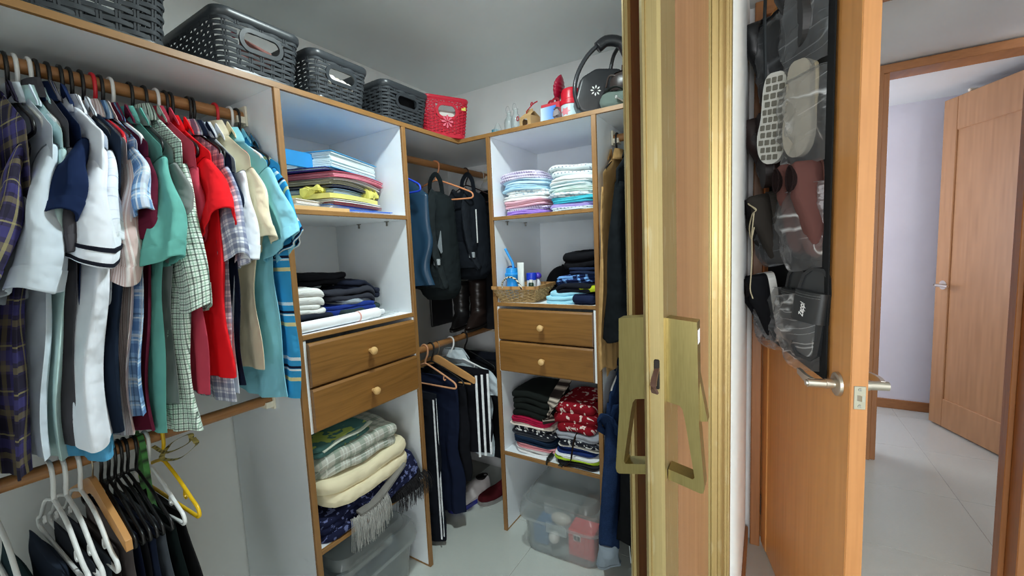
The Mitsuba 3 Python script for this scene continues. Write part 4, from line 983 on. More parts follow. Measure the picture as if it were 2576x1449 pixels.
# ---- clear storage boxes on the floor
def storage_box(label, cx, cy, rz, w, d, h, fill):
    k = thing('storage_box', label, 'storage box')
    P = lambda m: xf(m, (cx, cy, 0.001), rz=rz)
    R = [np.column_stack([rrect(ww, dd, .05, 72), np.full(72, z)]) for ww, dd, z in ((w * .86, d * .86, .0), (w * .885, d * .885, .006), (w * .92, d * .92, h * .36), (w * .94, d * .94, h * .56), (w * .985, d * .985, h * .58), (w * .985, d * .985, h * .62))]
    I = [np.column_stack([rrect(ww, dd, .05, 72), np.full(72, z)]) for ww, dd, z in ((w * .975, d * .975, h * .62), (w * .93, d * .93, h * .57), (w * .91, d * .91, h * .36), (w * .87, d * .87, .01))]
    part(k, 'tub', P(loft(np.array(R + I), (True, True))), 'milky_plastic', smooth=30)
    Ld = [(1.0, h * .60), (1.035, h * .605), (1.05, h * .66), (1.035, h * .76), (.99, h * .86), (.955, h * .895), (.93, h * .895), (.905, h * .875), (.87, h * .875), (.84, h * .95), (.80, h * .99), (.74, h * 1.0), (.5, h * 1.0)]
    ring = [np.column_stack([rrect(w * s - (1 - s) * (w - d) * 0, d * s, .055, 72), np.full(72, z)]) for s, z in Ld]
    lk = part(k, 'lid', P(loft(np.array(ring), (False, True))), 'milky_plastic', smooth=30)
    for s in (-1, 1):
        part(k, 'latch', P(box(-.05, .05, s * d * .515 - .006, s * d * .515 + .006, h * .50, h * .68, .004)), 'milky_plastic')
    for f_ in fill:
        f_(P)
    return k
def bx_fill(lbl, cat, name, x0, x1, y0, y1, z0, z1, col, extra=None):
    def f(P):
        kk = thing(name, lbl, cat)
        part(kk, 'body', P(box(x0, x1, y0, y1, z0, z1, .004)), 'satin', col)
        if extra:
            extra(kk, P)
    return f
def red_label(kk, P):
    part(kk, 'label', P(box(.055, .09, -.1605, -.158, .09, .118, .0005)), 'paper', (226, 222, 214))
    for q in (.058, .074):
        part(kk, 'label_print', P(box(q, q + .013, -.1612, -.1604, .094, .114, .0002)), 'matte', (70, 40, 40))
def round_fill(lbl, cat, name, c, r, col, sc=(1, 1, 1)):
    def f(P):
        kk = key_of(name); put(kk, P(ball(c, r, 3, sc)), 'satin', col, True); lab(kk, lbl, cat)
    return f
storage_box('clear storage box with milky lid and a red packet, under the right shelf tower', -.785, 1.765, .04, .385, .43, .275,
            [bx_fill('red carton with a white label inside the storage box under the right tower', 'carton', 'red_carton', .03, .15, -.158, -.06, .012, .135, (206, 74, 72), red_label),
             bx_fill('blue pouch inside the storage box under the right tower', 'pouch', 'blue_pouch', -.15, -.075, -.15, -.02, .012, .10, (74, 110, 146)),
             bx_fill('grey packet inside the storage box under the right tower', 'packet', 'grey_packet', -.14, .02, -.05, .13, .012, .15, (150, 152, 148)),
             bx_fill('brown parcel inside the storage box under the right tower', 'parcel', 'brown_parcel', .03, .14, -.05, .14, .012, .14, (140, 120, 104)),
             round_fill('white ball of thread inside the storage box under the right tower', 'thread ball', 'thread_ball', (-.045, -.145, .062), .026, (220, 216, 208)),
             round_fill('crumpled pale bag inside the storage box under the right tower', 'bag', 'crumpled_bag', (-.02, -.115, .14), .038, (176, 170, 160), (1.3, .8, .7))])
storage_box('clear storage box with milky lid under the left shelf tower', -1.475, 1.012, .03, .40, .40, .285,
            [bx_fill('dark blue folded bag inside the storage box under the left tower', 'bag', 'dark_bag', -.15, .14, -.15, .14, .012, .19, (52, 64, 78)),
             bx_fill('grey packet inside the storage box under the left tower', 'packet', 'grey_packet', .0, .15, -.12, .1, .192, .235, (120, 126, 126))])

# ---- left tower, top cell: pile of binders, folders and papers (turned corner towards the room)
BL = (0.022, 0.510)
def slab(ac, dc, w, d, z0, h, rz, bend=0.0, seed=0, nx=14, tip=0.0):
    """bendable thin box; bend: arch height across the width"""
    xs = np.linspace(-w / 2, w / 2, nx); R = []
    for x in xs:
        zz = bend * (1 - (2 * x / w) ** 2) + tip * (x / w)
        R.append([(x, -d / 2, z0 + zz), (x, d / 2, z0 + zz), (x, d / 2, z0 + zz + h), (x, -d / 2, z0 + zz + h)])
    m = loft(np.array(R)); v = m.vertices
    c, s = math.cos(rz), math.sin(rz)
    m.vertices = np.stack([v[:, 0] * c - v[:, 1] * s + ac, v[:, 0] * s + v[:, 1] * c + dc, v[:, 2]], 1)
    m.vertices[:, 0] = np.clip(m.vertices[:, 0], *BL)
    return m
def document(label, cat, name, cover, ac, dc, w, d, z0, h, rz, pages=None, bend=0.0, seed=0, mat='satin', tip=0.0, group=None, npg=4):
    k = thing(name, label, cat, group)
    rng = np.random.default_rng(seed)
    if pages is None:
        part(k, 'cover', to_left(slab(ac, dc, w, d, z0, h, rz, bend, seed, tip=tip)), mat, cover, smooth=False)
        return k
    ct = min(.0022, h * .25)
    part(k, 'cover', to_left(slab(ac, dc, w, d, z0, ct, rz, bend, seed, tip=tip)), mat, cover, smooth=False)
    part(k, 'cover', to_left(slab(ac, dc, w, d, z0 + h - ct, ct, rz, bend, seed, tip=tip)), mat, cover, smooth=False)
    hp_ = (h - 2 * ct) / npg
    for q in range(npg):
        j = rng.uniform(-.004, .004, 2)
        part(k, 'pages', to_left(slab(ac + j[0], dc + j[1], w - .014, d - .014, z0 + ct + q * hp_ + .0002, hp_ * .84, rz + rng.uniform(-.012, .012), bend, seed, tip=tip)), 'paper', np.array(pages) + rng.uniform(-8, 8), smooth=False)
    return k
DG = 'documents in the left tower pile'
z = 1.5565
docs = [  # label, cat, name, cover, ac, dc, w, d, h, rz, pages, bend, npg
    ('flat tan board at the bottom front of the document pile', 'board', 'wooden_board', (206, 168, 116), .135, .075, .215, .13, .013, .02, None, 0, 1),
    ('white paper bundle with a bright blue sheet at the bottom right of the document pile', 'papers', 'paper_bundle', (32, 92, 204), .355, .13, .24, .17, .014, -.03, (224, 228, 230), 0, 3),
    ('blue folder low in the document pile', 'folder', 'document_folder', (48, 98, 168), .30, .20, .30, .23, .016, .30, (198, 210, 222), 0, 3),
    ('thin white magazine stack sticking out left in the document pile', 'magazines', 'magazine', (222, 224, 222), .10, .16, .15, .20, .024, .35, (214, 216, 214), 0, 5),
    ('dark red folder in the lower document pile', 'folder', 'document_folder', (126, 30, 42), .32, .19, .29, .22, .009, .26, (214, 214, 210), 0, 2),
    ('white envelope stack above the dark red folder', 'envelopes', 'envelope', (230, 232, 228), .315, .19, .29, .22, .010, .28, (222, 224, 218), .002, 2),
    ('crumpled yellow wrapper in the document pile', 'wrapper', 'yellow_wrapper', (214, 206, 116), .30, .17, .30, .19, .017, .30, None, .004, 1),
    ('blue grey booklet bundle in the middle of the document pile', 'booklets', 'booklet', (104, 134, 158), .29, .20, .27, .22, .018, .42, (176, 190, 196), .006, 4),
    ('navy folder in the middle of the document pile', 'folder', 'document_folder', (34, 44, 70), .31, .205, .30, .23, .008, .34, (190, 186, 180), .010, 2),
    ('olive folder in the middle of the document pile', 'folder', 'document_folder', (112, 108, 82), .29, .20, .29, .23, .016, .36, (172, 170, 152), .012, 3),
    ('white paper stack under the pink folder', 'papers', 'paper_bundle', (224, 220, 216), .32, .20, .30, .23, .012, .32, (214, 208, 204), .012, 3),
    ('translucent pink folder in the upper document pile', 'folder', 'document_folder', (190, 86, 106), .325, .195, .325, .24, .020, .30, (206, 130, 144), .010, 3),
    ('dark blue plastic folder under the light blue binder', 'folder', 'document_folder', (26, 44, 120), .27, .20, .30, .24, .010, .38, (206, 214, 220), .008, 2),
    ('thick light blue binder of plastic sleeves on top of the document pile', 'binder', 'ring_binder', (60, 150, 204), .30, .20, .315, .25, .058, .36, (208, 226, 230), .0, 9),
]
for i, (l, cat, nm, col, ac, dc, w, d, h, rz, pg, bd, npg) in enumerate(docs):
    if i in (1,):
        z = 1.5565
    zz = 1.5565 if i < 2 else z
    if i == 3:
        zz = 1.572
    document(l, cat, nm, col, ac, dc, w, d, zz, h, rz, pg, bd, 700 + i, group=DG, npg=npg, tip=-.008 if i in (8, 9, 10) else 0)
    if i == 1:
        z = 1.5565 + .0145
    elif i not in (0, 3):
        z = zz + h + .0006
k = labels and [q for q in labels if q.startswith('yellow_wrapper')][0]
for q_ in (pillow(.435, .16, .075, .10, 1.633, .03, 733, .008, .02, .3, amp2=1.2), pillow(.20, .12, .11, .08, 1.618, .03, 734, .008, .02, .4, amp2=1.2)):
    part(k, 'crumple', to_left(q_), 'paper', (206, 200, 104), smooth=25)
bk = [q for q in labels if q.startswith('ring_binder')][0]
part(bk, 'wrap', to_left(slab(.13, .105, .165, .012, z - .058, .050, .10, .0, 5)), 'satin', (40, 128, 190), smooth=False, label='blue plastic flap of the binder')
# ---- left tower, middle cell
garment(to_left, 'lower white towel folded beside the dark clothes in the left tower', 'towel', (222, 224, 220), .105, .215, .20, .25, 1.200, .036, 760, 2, .05, .004, 0, None, 'white towels in the left tower', 'folded_towel', 'towel', BL)
garment(to_left, 'upper white towel folded beside the dark clothes in the left tower', 'towel', (226, 228, 224), .11, .215, .195, .25, 1.235, .058, 761, 2, .05, .005, .02, lambda a, d: -.018 * sm(.15, .21, a), 'white towels in the left tower', 'folded_towel', 'towel', BL)
garment(to_left, 'flat black cloth under the white towels in the left tower', 'folded clothes', (30, 34, 44), .12, .215, .20, .26, 1.1525, .046, 762, 3, .04, .004, 0, None, None, 'folded_garment', 'cloth', BL)
dk = [('green grey shirt at the bottom of the dark heap in the left tower', (46, 60, 62), .355, .25, .25, .26, .034), ('royal blue shirt in the dark heap of the left tower', (34, 54, 128), .35, .24, .23, .24, .034), ('light grey shirt in the dark heap of the left tower', (150, 160, 168), .365, .24, .20, .22, .024), ('charcoal shirt in the dark heap of the left tower', (48, 50, 58), .345, .26, .24, .25, .040), ('navy black shirt on the right of the dark heap in the left tower', (26, 30, 44), .40, .25, .19, .22, .034), ('black shirt on the top of the dark heap in the left tower', (22, 23, 28), .29, .31, .22, .22, .045)]
z = 1.153
for i, (l, c, ac, dc, w, d, h) in enumerate(dk):
    garment(to_left, l, 'folded clothes', c, ac, dc, w, d, z, h * 1.05, 780 + i, 2, .05, .013, .25 * (-1) ** i, (lambda a, d: -.04 * sm(.38, .47, a)) if i > 2 else None, None, clipa=BL)
    z += h * .82
k = thing('roller_tube', 'long white plastic roller tube lying at the front of the left tower shelf', 'tube')
A_, B_ = np.array([.026, .036, 1.1725]), np.array([.385, .062, 1.1725])
def along(t):
    return tuple(A_ + (B_ - A_) * t)
part(k, 'pipe', to_left(tube([along(0), along(.78)], .0185, 24)), 'satin', (232, 236, 240))
part(k, 'sleeve', to_left(tube([along(.70), along(.705), along(.97), along(.985)], [.0195, .0205, .0205, .018], 24)), 'satin', (236, 238, 240))
part(k, 'ring', to_left(tube([along(.685), along(.70)], .0198, 24)), 'satin', (206, 150, 140), label='thin pink ring')
part(k, 'nozzle', to_left(tube([along(.985), along(1.06)], [.012, .010], 18)), 'satin', (224, 228, 232))
k = thing('plastic_sleeve', 'thin clear plastic sleeve on the shelf behind the roller tube', 'sleeve')
part(k, 'film', to_left(pillow(.40, .12, .19, .13, 1.1525, .006, 799, .01, .003, .2)), 'milky_plastic', smooth=True)
# ---- left tower, low cell: blankets
def fringe(to, pts, seed, r=.0011, droop=.05, n=200, wid=.05):
    rng = np.random.default_rng(seed); M = []
    base = spline(pts, n)
    for q in range(n):
        b = base[q] + rng.uniform(-.003, .003, 3); L_ = droop * rng.uniform(.7, 1.15)
        o = rng.uniform(-.018, .018)
        P = [b, b + np.array([o * .3, -wid * .5, -L_ * .15]), b + np.array([o * .8, -wid * .8, -L_ * .55]), b + np.array([o, -wid * rng.uniform(.6, .95), -L_])]
        M.append(tube(spline(P, 7), np.linspace(r, r * .5, 7), 4))
    return to(trimesh.util.concatenate(M))
garment(to_left, 'navy patterned throw at the bottom of the blankets under the left drawers', 'blanket', 'print_navy', .20, .21, .36, .44, .4165, .085, 800, 3, .06, .010, 0, lambda a, d: .03 * sm(.30, .42, a), None, 'blanket', 'cloth', BL)
kb = garment(to_left, 'black fringed shawl under the right end of the blankets in the left tower', 'shawl', (30, 30, 33), .40, .16, .21, .36, .4165, .072, 801, 3, .05, .009, -.05, lambda a, d: -.02 * sm(.05, -.03, d), None, 'shawl', 'cloth', (.30, .512))
part(kb, 'fringe', fringe(to_left, [(.34, .0, .455), (.42, -.012, .462), (.505, -.016, .468)], 5, .0013, .085, 150, .035), 'cloth', (36, 35, 37), smooth=True, kind='stuff')
kn = garment(to_left, 'navy printed blanket edge hanging beside the cream blanket', 'blanket', 'print_navy', .33, .17, .33, .38, .492, .035, 802, 2, .05, .008, .05, lambda a, d: .03 * sm(.25, .45, a) - .05 * sm(.05, -.03, d), None, 'blanket', 'cloth', BL)
kg = thing('fringed_throw', 'grey throw with a long fringe hanging in front of the cream blanket', 'throw')
part(kg, 'edge', to_left(strap(spline([(.16, -.014, .472), (.22, -.020, .478), (.28, -.020, .50), (.34, -.016, .53), (.39, -.008, .55)], 30), .03, .012, up=(0, 0, 1))), 'cloth', (120, 118, 114), smooth=True)
part(kg, 'fringe', fringe(to_left, [(.13, -.014, .465), (.18, -.022, .468), (.23, -.024, .474), (.28, -.022, .50)], 6, .0014, .105, 190, .02), 'cloth', (166, 166, 162), smooth=True, kind='stuff')
garment(to_left, 'cream blanket folded between the navy and the plaid ones under the left drawers', 'blanket', (222, 212, 180), .25, .19, .43, .42, .522, .100, 803, 2, .08, .012, 0, lambda a, d: .012 * sm(.2, .45, a), None, 'blanket', 'cloth', BL)
garment(to_left, 'sage and beige plaid quilt under the left drawers', 'quilt', 'plaid_sage', .24, .20, .42, .40, .618, .088, 804, 2, .07, .008, 0, lambda a, d: .016 * (1 - ((a - .25) / .2) ** 2), None, 'quilt', 'cloth', BL)
kq = garment(to_left, 'green and navy printed towel on top of the plaid quilt', 'towel', 'print_green', .16, .16, .26, .26, .716, .040, 805, 2, .04, .006, .1, None, None, 'printed_towel', 'cloth', BL)
part(kq, 'hem', to_left(strap(spline([(.07, .028, .735), (.14, .024, .752), (.22, .030, .748), (.29, .045, .756)], 20), .016, .006, up=(0, 0, 1))), 'cloth', (196, 204, 190), smooth=True, label='pale folded hem')
# ------------------------------------------------------------------ baskets and odds and ends on the top board
def plastic_basket(label, col, yc, x_front, w, d, h, rz, seed, rows=10, ribs=34, sides=None, hole_w=.115, taper=.9, rimh=.022, double=True, hole=True):
    """w along the wall (world y), d into the shelf; the short front faces the room (+x)"""
    k = thing('storage_basket', label, 'basket')
    N = ribs * 4
    lf = taper_loop(w * taper, d * taper, w, d, .035, N)
    per_len = 2 * (w + d) - .06
    hs = int(round(hole_w / per_len * N / 2)) + 1
    P = lambda m: xf(m, (x_front - d / 2, yc, ZT + .001), rz=math.pi / 2 + rz)
    z0, z1 = .016, h - rimh
    rh = (z1 - z0) / rows
    part(k, 'woven_wall', P(woven(lf, ribs, rows, z0, z1, rh * .74, .0022, .0024, hole=(-hs, hs, .50, .84) if hole else None, ribw=.0052, double=double)), 'matte', col, smooth=40)
    R = lambda s0, s1, zs: np.array([np.column_stack([lf(v) * s, np.full(N, z)]) for s, v, z in zip(s0, s1, zs)])
    part(k, 'base', P(loft(R([.97, 1.01, 1.012, 1.0, .95], [0, 0, 0.02, .05, .05], [0, 0, .012, .019, .019]))), 'satin', col)
    rim = R([.985, 1.005, 1.03, 1.045, 1.045, 1.03, .99, .97], [1] * 8, [h - rimh - .003, h - rimh - .003, h - rimh + .002, h - rimh * .6, h - .004, h, h, h - .006])
    part(k, 'rim', P(loft(rim, closed_path=True)), 'satin', col, smooth=50)
    if hole:
        zc = z0 + (z1 - z0) * .665; q = .018
        hh = (z1 - z0) * .20
        out = sg.LineString([(-hole_w / 2 + hh, zc), (hole_w / 2 - hh, zc)]).buffer(hh + .006, quad_segs=10)
        inn = sg.LineString([(-hole_w / 2 + hh, zc), (hole_w / 2 - hh, zc)]).buffer(hh - .006, quad_segs=10)
        vz = (zc - z0) / (z1 - z0); yy = -(d / 2) * (taper + (1 - taper) * vz)
        fr = prism(out.difference(inn), -.003, .003, 'y'); fr.vertices += np.array([0, yy - .0015, 0])
        t_ = math.atan2(d / 2 * (1 - taper), z1 - z0)
        v = fr.vertices; v[:, 1] -= (v[:, 2] - zc) * math.tan(t_)
        part(k, 'grip', P(fr), 'satin', col, smooth=30)
    return k, P
CH = (46, 50, 54)
plastic_basket('leftmost black woven plastic basket, cut by the top of the frame', CH, .375, -1.282, .275, .38, .215, 0, 1, rows=12)
k, P = plastic_basket('second black woven basket from the left, with a photo print seen through its grip', CH, .732, -1.278, .245, .37, .166, 0, 2)
one('photo_print', P(xf(box(-.06, .06, -.10, -.098, .075, .135), rz=.3)), 'paper', (150, 104, 98), 'brownish photo print inside the second black basket from the left', 'photo')
one('toy_flower', P(xf(ball((-.065, -.155, .112), .008, 2), (0, 0, 0))), 'satin', (226, 60, 100), 'small pink toy seen through the grip of the second basket', 'toy')
k, P = plastic_basket('third black woven basket from the left, with cream cloth inside its grip', CH, 1.006, -1.282, .232, .34, .158, 0, 3)
kc = thing('rolled_cloth', 'cream and white rolled cloth inside the third black basket', 'cloth')
for i in range(5):
    part(kc, 'roll', P(tube(spline([(-.055 + .026 * i, -.06, .075), (-.05 + .024 * i, -.125, .098 - .004 * i), (-.045 + .022 * i, -.145, .085 - .003 * i), (-.05 + .022 * i, -.15, .065)], 16), .016 - .001 * (i % 3), 12)), 'cloth', [(222, 218, 208), (228, 226, 220), (206, 196, 176), (216, 208, 190), (222, 216, 204)][i], smooth=True)
k, P = plastic_basket('fourth black woven basket from the left, next to the red one', CH, 1.330, -1.285, .25, .34, .158, -.03, 4)
one('black_bag', P(pillow(0, .0, .20, .27, .05, .128, 51, .05, .03, 0)), 'cloth', (24, 25, 28), 'crumpled black bag filling the fourth black basket', 'bag', smooth=True)
k, P = plastic_basket('red perforated plastic basket at the inner corner of the top board', (176, 24, 46), 1.615, -1.245, .225, .27, .178, -.50, 5, rows=20, ribs=46, hole_w=.098, taper=.88, rimh=.014, double=False)
pet = []
for q in range(8):
    a = q * math.pi / 4
    pts = [(.005 * math.cos(a), .068 + .005 * math.sin(a))] + [(.024 * math.cos(a) * 1 + s * .0042 * -math.sin(a), .068 + .024 * math.sin(a) + s * .0042 * math.cos(a)) for s in (-1,)] + [(.029 * math.cos(a), .068 + .029 * math.sin(a))] + [(.022 * math.cos(a) + .0045 * -math.sin(a), .068 + .022 * math.sin(a) + .0045 * math.cos(a))]
    m = prism(sg.Polygon(pts).convex_hull.buffer(.001), -.0025, .0025, 'y'); v = m.vertices
    v[:, 1] += -.135 * (.88 + .12 * (v[:, 2] / .178)) - .004
    part(k, 'petal', P(m), 'gloss', (206, 92, 112), label='raised glossy petal' if q == 0 else None)  # pinker than the basket: highlights on the flower put into the colour
part(k, 'price_tag', P(xf(box(.072, .094, -.1345, -.1325, .125, .141), (0, 0, 0))), 'paper', (206, 196, 96), label='small yellow tag')
one('knotted_bag', P(pillow(.01, -.02, .15, .16, .03, .10, 61, .04, .012)), 'satin', (214, 212, 206), 'pale plastic bag inside the red basket', 'bag', smooth=True)
k = thing('teal_cup', 'small teal cup with a clear wrap just right of the red basket', 'cup')
part(k, 'body', lathe([(.014, 0), (.018, .06), (.0185, .064), (.0165, .062), (.013, .003)], 24, (-1.165, 1.80, ZT + .001)), 'satin', (60, 132, 150))
part(k, 'wrap', lathe([(.022, 0), (.022, .045), (.006, .075)], 14, (-1.115, 1.745, ZT + .001), (True, False)), 'bottle_glass', smooth=30)
# right half of the board
def pouch(label, x, y, s):
    k = thing('clear_bottle', label, 'bottle')
    part(k, 'body', lathe([(.020, 0), (.024, .004), (.0245, .055), (.021, .068), (.011, .082), (.0095, .098), (.012, .1), (.012, .105), (.0105, .105), (.0085, .098), (.010, .082), (.019, .067), (.0225, .054), (.022, .006)], 18, (x, y, ZT + .001)), 'bottle_glass', smooth=40)
    part(k, 'ribbon', tube(spline([(x - .012, y - .01, ZT + .10), (x - .006, y - .012, ZT + .122), (x + .006, y - .012, ZT + .124), (x + .014, y - .01, ZT + .10)], 16), .0007, 5), 'satin', (120, 126, 130), smooth=True)
    return k
k = pouch('clear glass bottle at the left of the gifts on the top board', -1.03, 1.715, 1)
k = pouch('clear glass bottle just left of the small kraft box', -.985, 1.70, 1)
part(k, 'white_figure', [hull([(-.997, 1.695, ZT + .006), (-.973, 1.695, ZT + .006), (-.985, 1.71, ZT + .006), (-.99, 1.70, ZT + .035)]), hull([(-.992, 1.70, ZT + .03), (-.998, 1.70, ZT + .05), (-.988, 1.704, ZT + .034), (-.990, 1.697, ZT + .036)])], 'satin', (222, 226, 228), label='small white folded shape inside')
k = thing('kraft_box', 'small kraft gable box with an arched window and red ribbon on the top board', 'gift box')
kb0 = (-.912, 1.70, ZT + .001)
def PK(m):
    return xf(m, kb0, rz=-.28)
win_ = sg.box(-.018, .006, .014, .034).union(sg.Point(-.002, .034).buffer(.016))
wall_ = sg.Polygon([(-.036, 0), (.033, 0), (.033, .052), (-.036, .052)]).difference(sg.Polygon([(-.018, .008), (.014, .008), (.014, .034), (.008, .042), (-.010, .042), (-.018, .034)]))
kf = (168, 138, 96)
part(k, 'front', PK(prism(wall_, -.031, -.029, 'y')), 'paper', kf, smooth=False)
part(k, 'sides', PK([box(-.036, -.034, -.029, .03, 0, .052), box(.031, .033, -.029, .03, 0, .052), box(-.036, .033, .029, .031, 0, .052), box(-.036, .033, -.03, .03, 0, .002)]), 'paper', (150, 122, 84), smooth=False)
part(k, 'gable', PK([hull([(-.036, -.031, .052), (.033, -.031, .052), (-.030, -.004, .074), (.028, -.004, .074), (-.030, -.001, .074), (.028, -.001, .074), (-.036, -.028, .052), (.033, -.028, .052)]), hull([(-.036, .031, .052), (.033, .031, .052), (-.030, .001, .074), (.028, .001, .074), (-.036, .028, .052), (.033, .028, .052)]), box(-.022, .02, -.003, .001, .072, .086)]), 'paper', kf)
rb = spline([(-.012, -.006, .062), (-.006, -.012, .078), (.008, -.008, .09), (.02, -.004, .10), (.018, 0, .112), (.010, -.002, .108), (.016, -.004, .10), (.036, -.002, .106), (.05, 0, .108)], 50)
part(k, 'ribbon', PK(strap(rb, .005, .0007, up=(0, 1, 0))), 'gloss', (140, 22, 34), smooth=True)
part(k, 'ribbon_curl', PK(tube([(-.044 + .007 * math.cos(q), -.034, .052 + .009 * math.sin(q)) for q in np.linspace(0, 7, 30)], .002, 6)), 'gloss', (140, 22, 34), smooth=True)
one('purple_soap', PK(xf(ball((-.002, -.008, .014), .012, 2, (1.1, .8, 1)), (0, 0, 0))), 'satin', (150, 120, 176), 'lilac soap inside the kraft box', 'soap', smooth=True)
k = thing('gift_box', 'red gift box with a blue printed front and red ribbon loops on the top board', 'gift box')
def PG(m):
    return xf(m, (-.802, 1.70, ZT + .001), rz=-.05)
part(k, 'body', PG(box(-.044, .046, -.02, .035, 0, .086, .002)), 'satin', (178, 54, 64))
gfn = lambda v: np.column_stack([np.interp(v[:, 0], [-.85, -.765], [196, 40]), np.interp(v[:, 0], [-.85, -.765], [212, 96]), np.interp(v[:, 0], [-.85, -.765], [228, 186])])
g = trimesh.creation.box((.074, .002, .070)).subdivide().subdivide(); g.apply_translation((-.007, -.0215, .037))
part(k, 'front_print', PG(g), 'satin', gfn, smooth=False, label='white to blue printed front card')
for cx_, rr in ((-.004, .013), (.018, .018)):
    part(k, 'ribbon_loop', PG(strap(np.array([(cx_ + rr * math.cos(q), 0, .084 + rr * 1.25 * math.sin(q)) for q in np.linspace(0, math.pi, 22)]), .010, .0008, up=(0, 1, 0))), 'gloss', (120, 16, 30), smooth=True)
k = thing('foil_balloon', 'dark red foil balloon on a stick behind the gift box', 'balloon')
bl = ball((0, 0, 0), 1, 4); v = bl.vertices
th_ = np.arctan2(v[:, 0], v[:, 1])
rr = 1 + .05 * np.cos(np.arcsin(np.clip(v[:, 2], -1, 1)) * 22) * (1 - np.abs(v[:, 2])) ** .5
pz = np.sign(v[:, 2]) * np.abs(v[:, 2]) ** 1.0
sq = (1 - np.abs(v[:, 2]) ** 1.5) ** .25
bl.vertices = np.stack([v[:, 0] * .0165 * rr * sq, v[:, 1] * .045 * rr * sq, v[:, 2] * .056], 1)
part(k, 'body', xf(bl, (-.775, 1.72, 2.085), ry=.22), 'gloss', (140, 16, 46), smooth=True)
part(k, 'stick', rod((-.796, 1.725, ZT + .002), (-.787, 1.722, 2.035), .0018, 8), 'satin', (222, 222, 224))
k = thing('red_lidded_jar', 'pale blue jar with a tall red lid and pink star on the top board', 'jar')
jc = (-.722, 1.72, ZT + .001)
part(k, 'body', lathe([(.040, 0), (.0435, .004), (.044, .06), (.042, .07), (.038, .074)], 36, jc), 'gloss', (176, 196, 200), smooth=40)
part(k, 'lid', lathe([(.0445, .066), (.046, .068), (.0465, .086), (.041, .09), (.041, .118), (.036, .132), (.022, .139), (.001, .141)], 36, jc), 'satin', (186, 20, 40), smooth=35)
star = [(math.cos(q) * r_ * 1.25, math.sin(q) * r_) for q, r_ in zip(np.arange(12) * math.pi / 6, [.019, .011] * 6)]
sm_ = trimesh.creation.extrude_polygon(sg.Polygon(star), .001, engine='earcut').subdivide().subdivide()
v = sm_.vertices; A_ = v[:, 0] / .0445 - 1.75
sm_.vertices = np.stack([jc[0] + (.0437 + v[:, 2]) * np.cos(A_), jc[1] + (.0437 + v[:, 2]) * np.sin(A_), jc[2] + .036 + v[:, 1]], 1)
part(k, 'star_print', sm_, 'satin', (196, 120, 128), label='pink star')
one('tissue_bundle', pillow(-.762, 1.662, .03, .028, ZT + .001, .040, 71, .006, .02, amp2=1.0), 'paper', (128, 120, 122), 'small greyish tissue bundle between the gift box and the red lidded jar', 'tissue', smooth=True)
# handbags
CX = -.012
k = thing('black_handbag', 'black moulded handbag with a white flower cutout and long tube handles on the top board', 'handbag')
def PB(m):
    return xf(m, (-.625, 1.70, ZT + .002), rz=.5, ry=.30)
o = sg.Polygon([(-.075, .03), (-.05, .0), (.035, .0), (.07, .05), (.085, .15), (.07, .19), (-.03, .165), (-.075, .12)]).buffer(-.025).buffer(.033, quad_segs=8)
bod = []
for t_, s in ((-.045, .86), (-.036, .97), (-.02, 1.0), (.02, 1.0), (.036, .97), (.045, .86)):
    c = np.array([o.exterior.interpolate(q, normalized=True).coords[0] for q in np.arange(60) / 60]); m_ = c.mean(0)
    bod.append(np.column_stack([(c[:, 0] - m_[0]) * s + m_[0], np.full(60, t_), (c[:, 1] - m_[1]) * s + m_[1]]))
part(k, 'body', PB(loft(np.array(bod))), 'satin', (30, 31, 34), smooth=35)
for q in range(8):
    a = q * math.pi / 4 + .2
    m = prism(sg.Polygon([(CX + .007 * math.cos(a), .085 + .007 * math.sin(a)), (CX + .015 * math.cos(a) - .0035 * math.sin(a), .085 + .015 * math.sin(a) + .0035 * math.cos(a)), (CX + .022 * math.cos(a), .085 + .022 * math.sin(a)), (CX + .015 * math.cos(a) + .0035 * math.sin(a), .085 + .015 * math.sin(a) - .0035 * math.cos(a))]), -.047, -.0445, 'y')
    part(k, 'petal', PB(m), 'satin', (206, 206, 202), label='white petal of the flower' if q == 0 else None)
hA = spline([(-.655, 1.645, 1.955), (-.668, 1.635, 2.02), (-.655, 1.64, 2.09), (-.615, 1.66, 2.16), (-.560, 1.69, 2.205), (-.51, 1.72, 2.20), (-.475, 1.74, 2.14), (-.47, 1.75, 2.05)], 60)
part(k, 'handle', tube(hA, .0085, 12), 'gloss', (36, 38, 42), smooth=True)
hB = spline([(-.575, 1.78, 2.09), (-.565, 1.78, 2.13), (-.545, 1.78, 2.19), (-.50, 1.79, 2.235), (-.45, 1.80, 2.22), (-.43, 1.80, 2.12)], 50)
part(k, 'handle', tube(hB, .0075, 12), 'gloss', (34, 35, 38), smooth=True)
part(k, 'handle_wrap', tube(spline([(-.585, 1.68, 2.185), (-.55, 1.695, 2.207), (-.505, 1.722, 2.198), (-.48, 1.738, 2.15)], 20), .021, 14), 'satin', (30, 31, 34), smooth=True)
k = thing('brown_handbag', 'brown leather handbag behind the black flower handbag on the top board', 'handbag')
part(k, 'body', hull([(-.545, 1.82, 2.03), (-.30, 1.82, 2.03), (-.515, 1.80, 2.15), (-.33, 1.80, 2.15), (-.545, 1.93, 2.03), (-.30, 1.93, 2.03), (-.51, 1.92, 2.18), (-.33, 1.92, 2.18), (-.57, 1.85, 1.95), (-.28, 1.85, 1.95), (-.57, 1.95, 1.934), (-.28, 1.95, 1.934)]), 'satin', (122, 72, 50))
part(k, 'seam', rod((-.522, 1.802, 2.145), (-.535, 1.818, 2.035), .002, 6), 'satin', (70, 40, 28))
k = thing('dark_leather_bag', 'dark brown leather bag squashed under the brown handbag', 'handbag')
part(k, 'body', pillow(-.43, 1.72, .22, .16, ZT + .055, .075, 81, .05, .012), 'satin', (48, 40, 38), smooth=True)
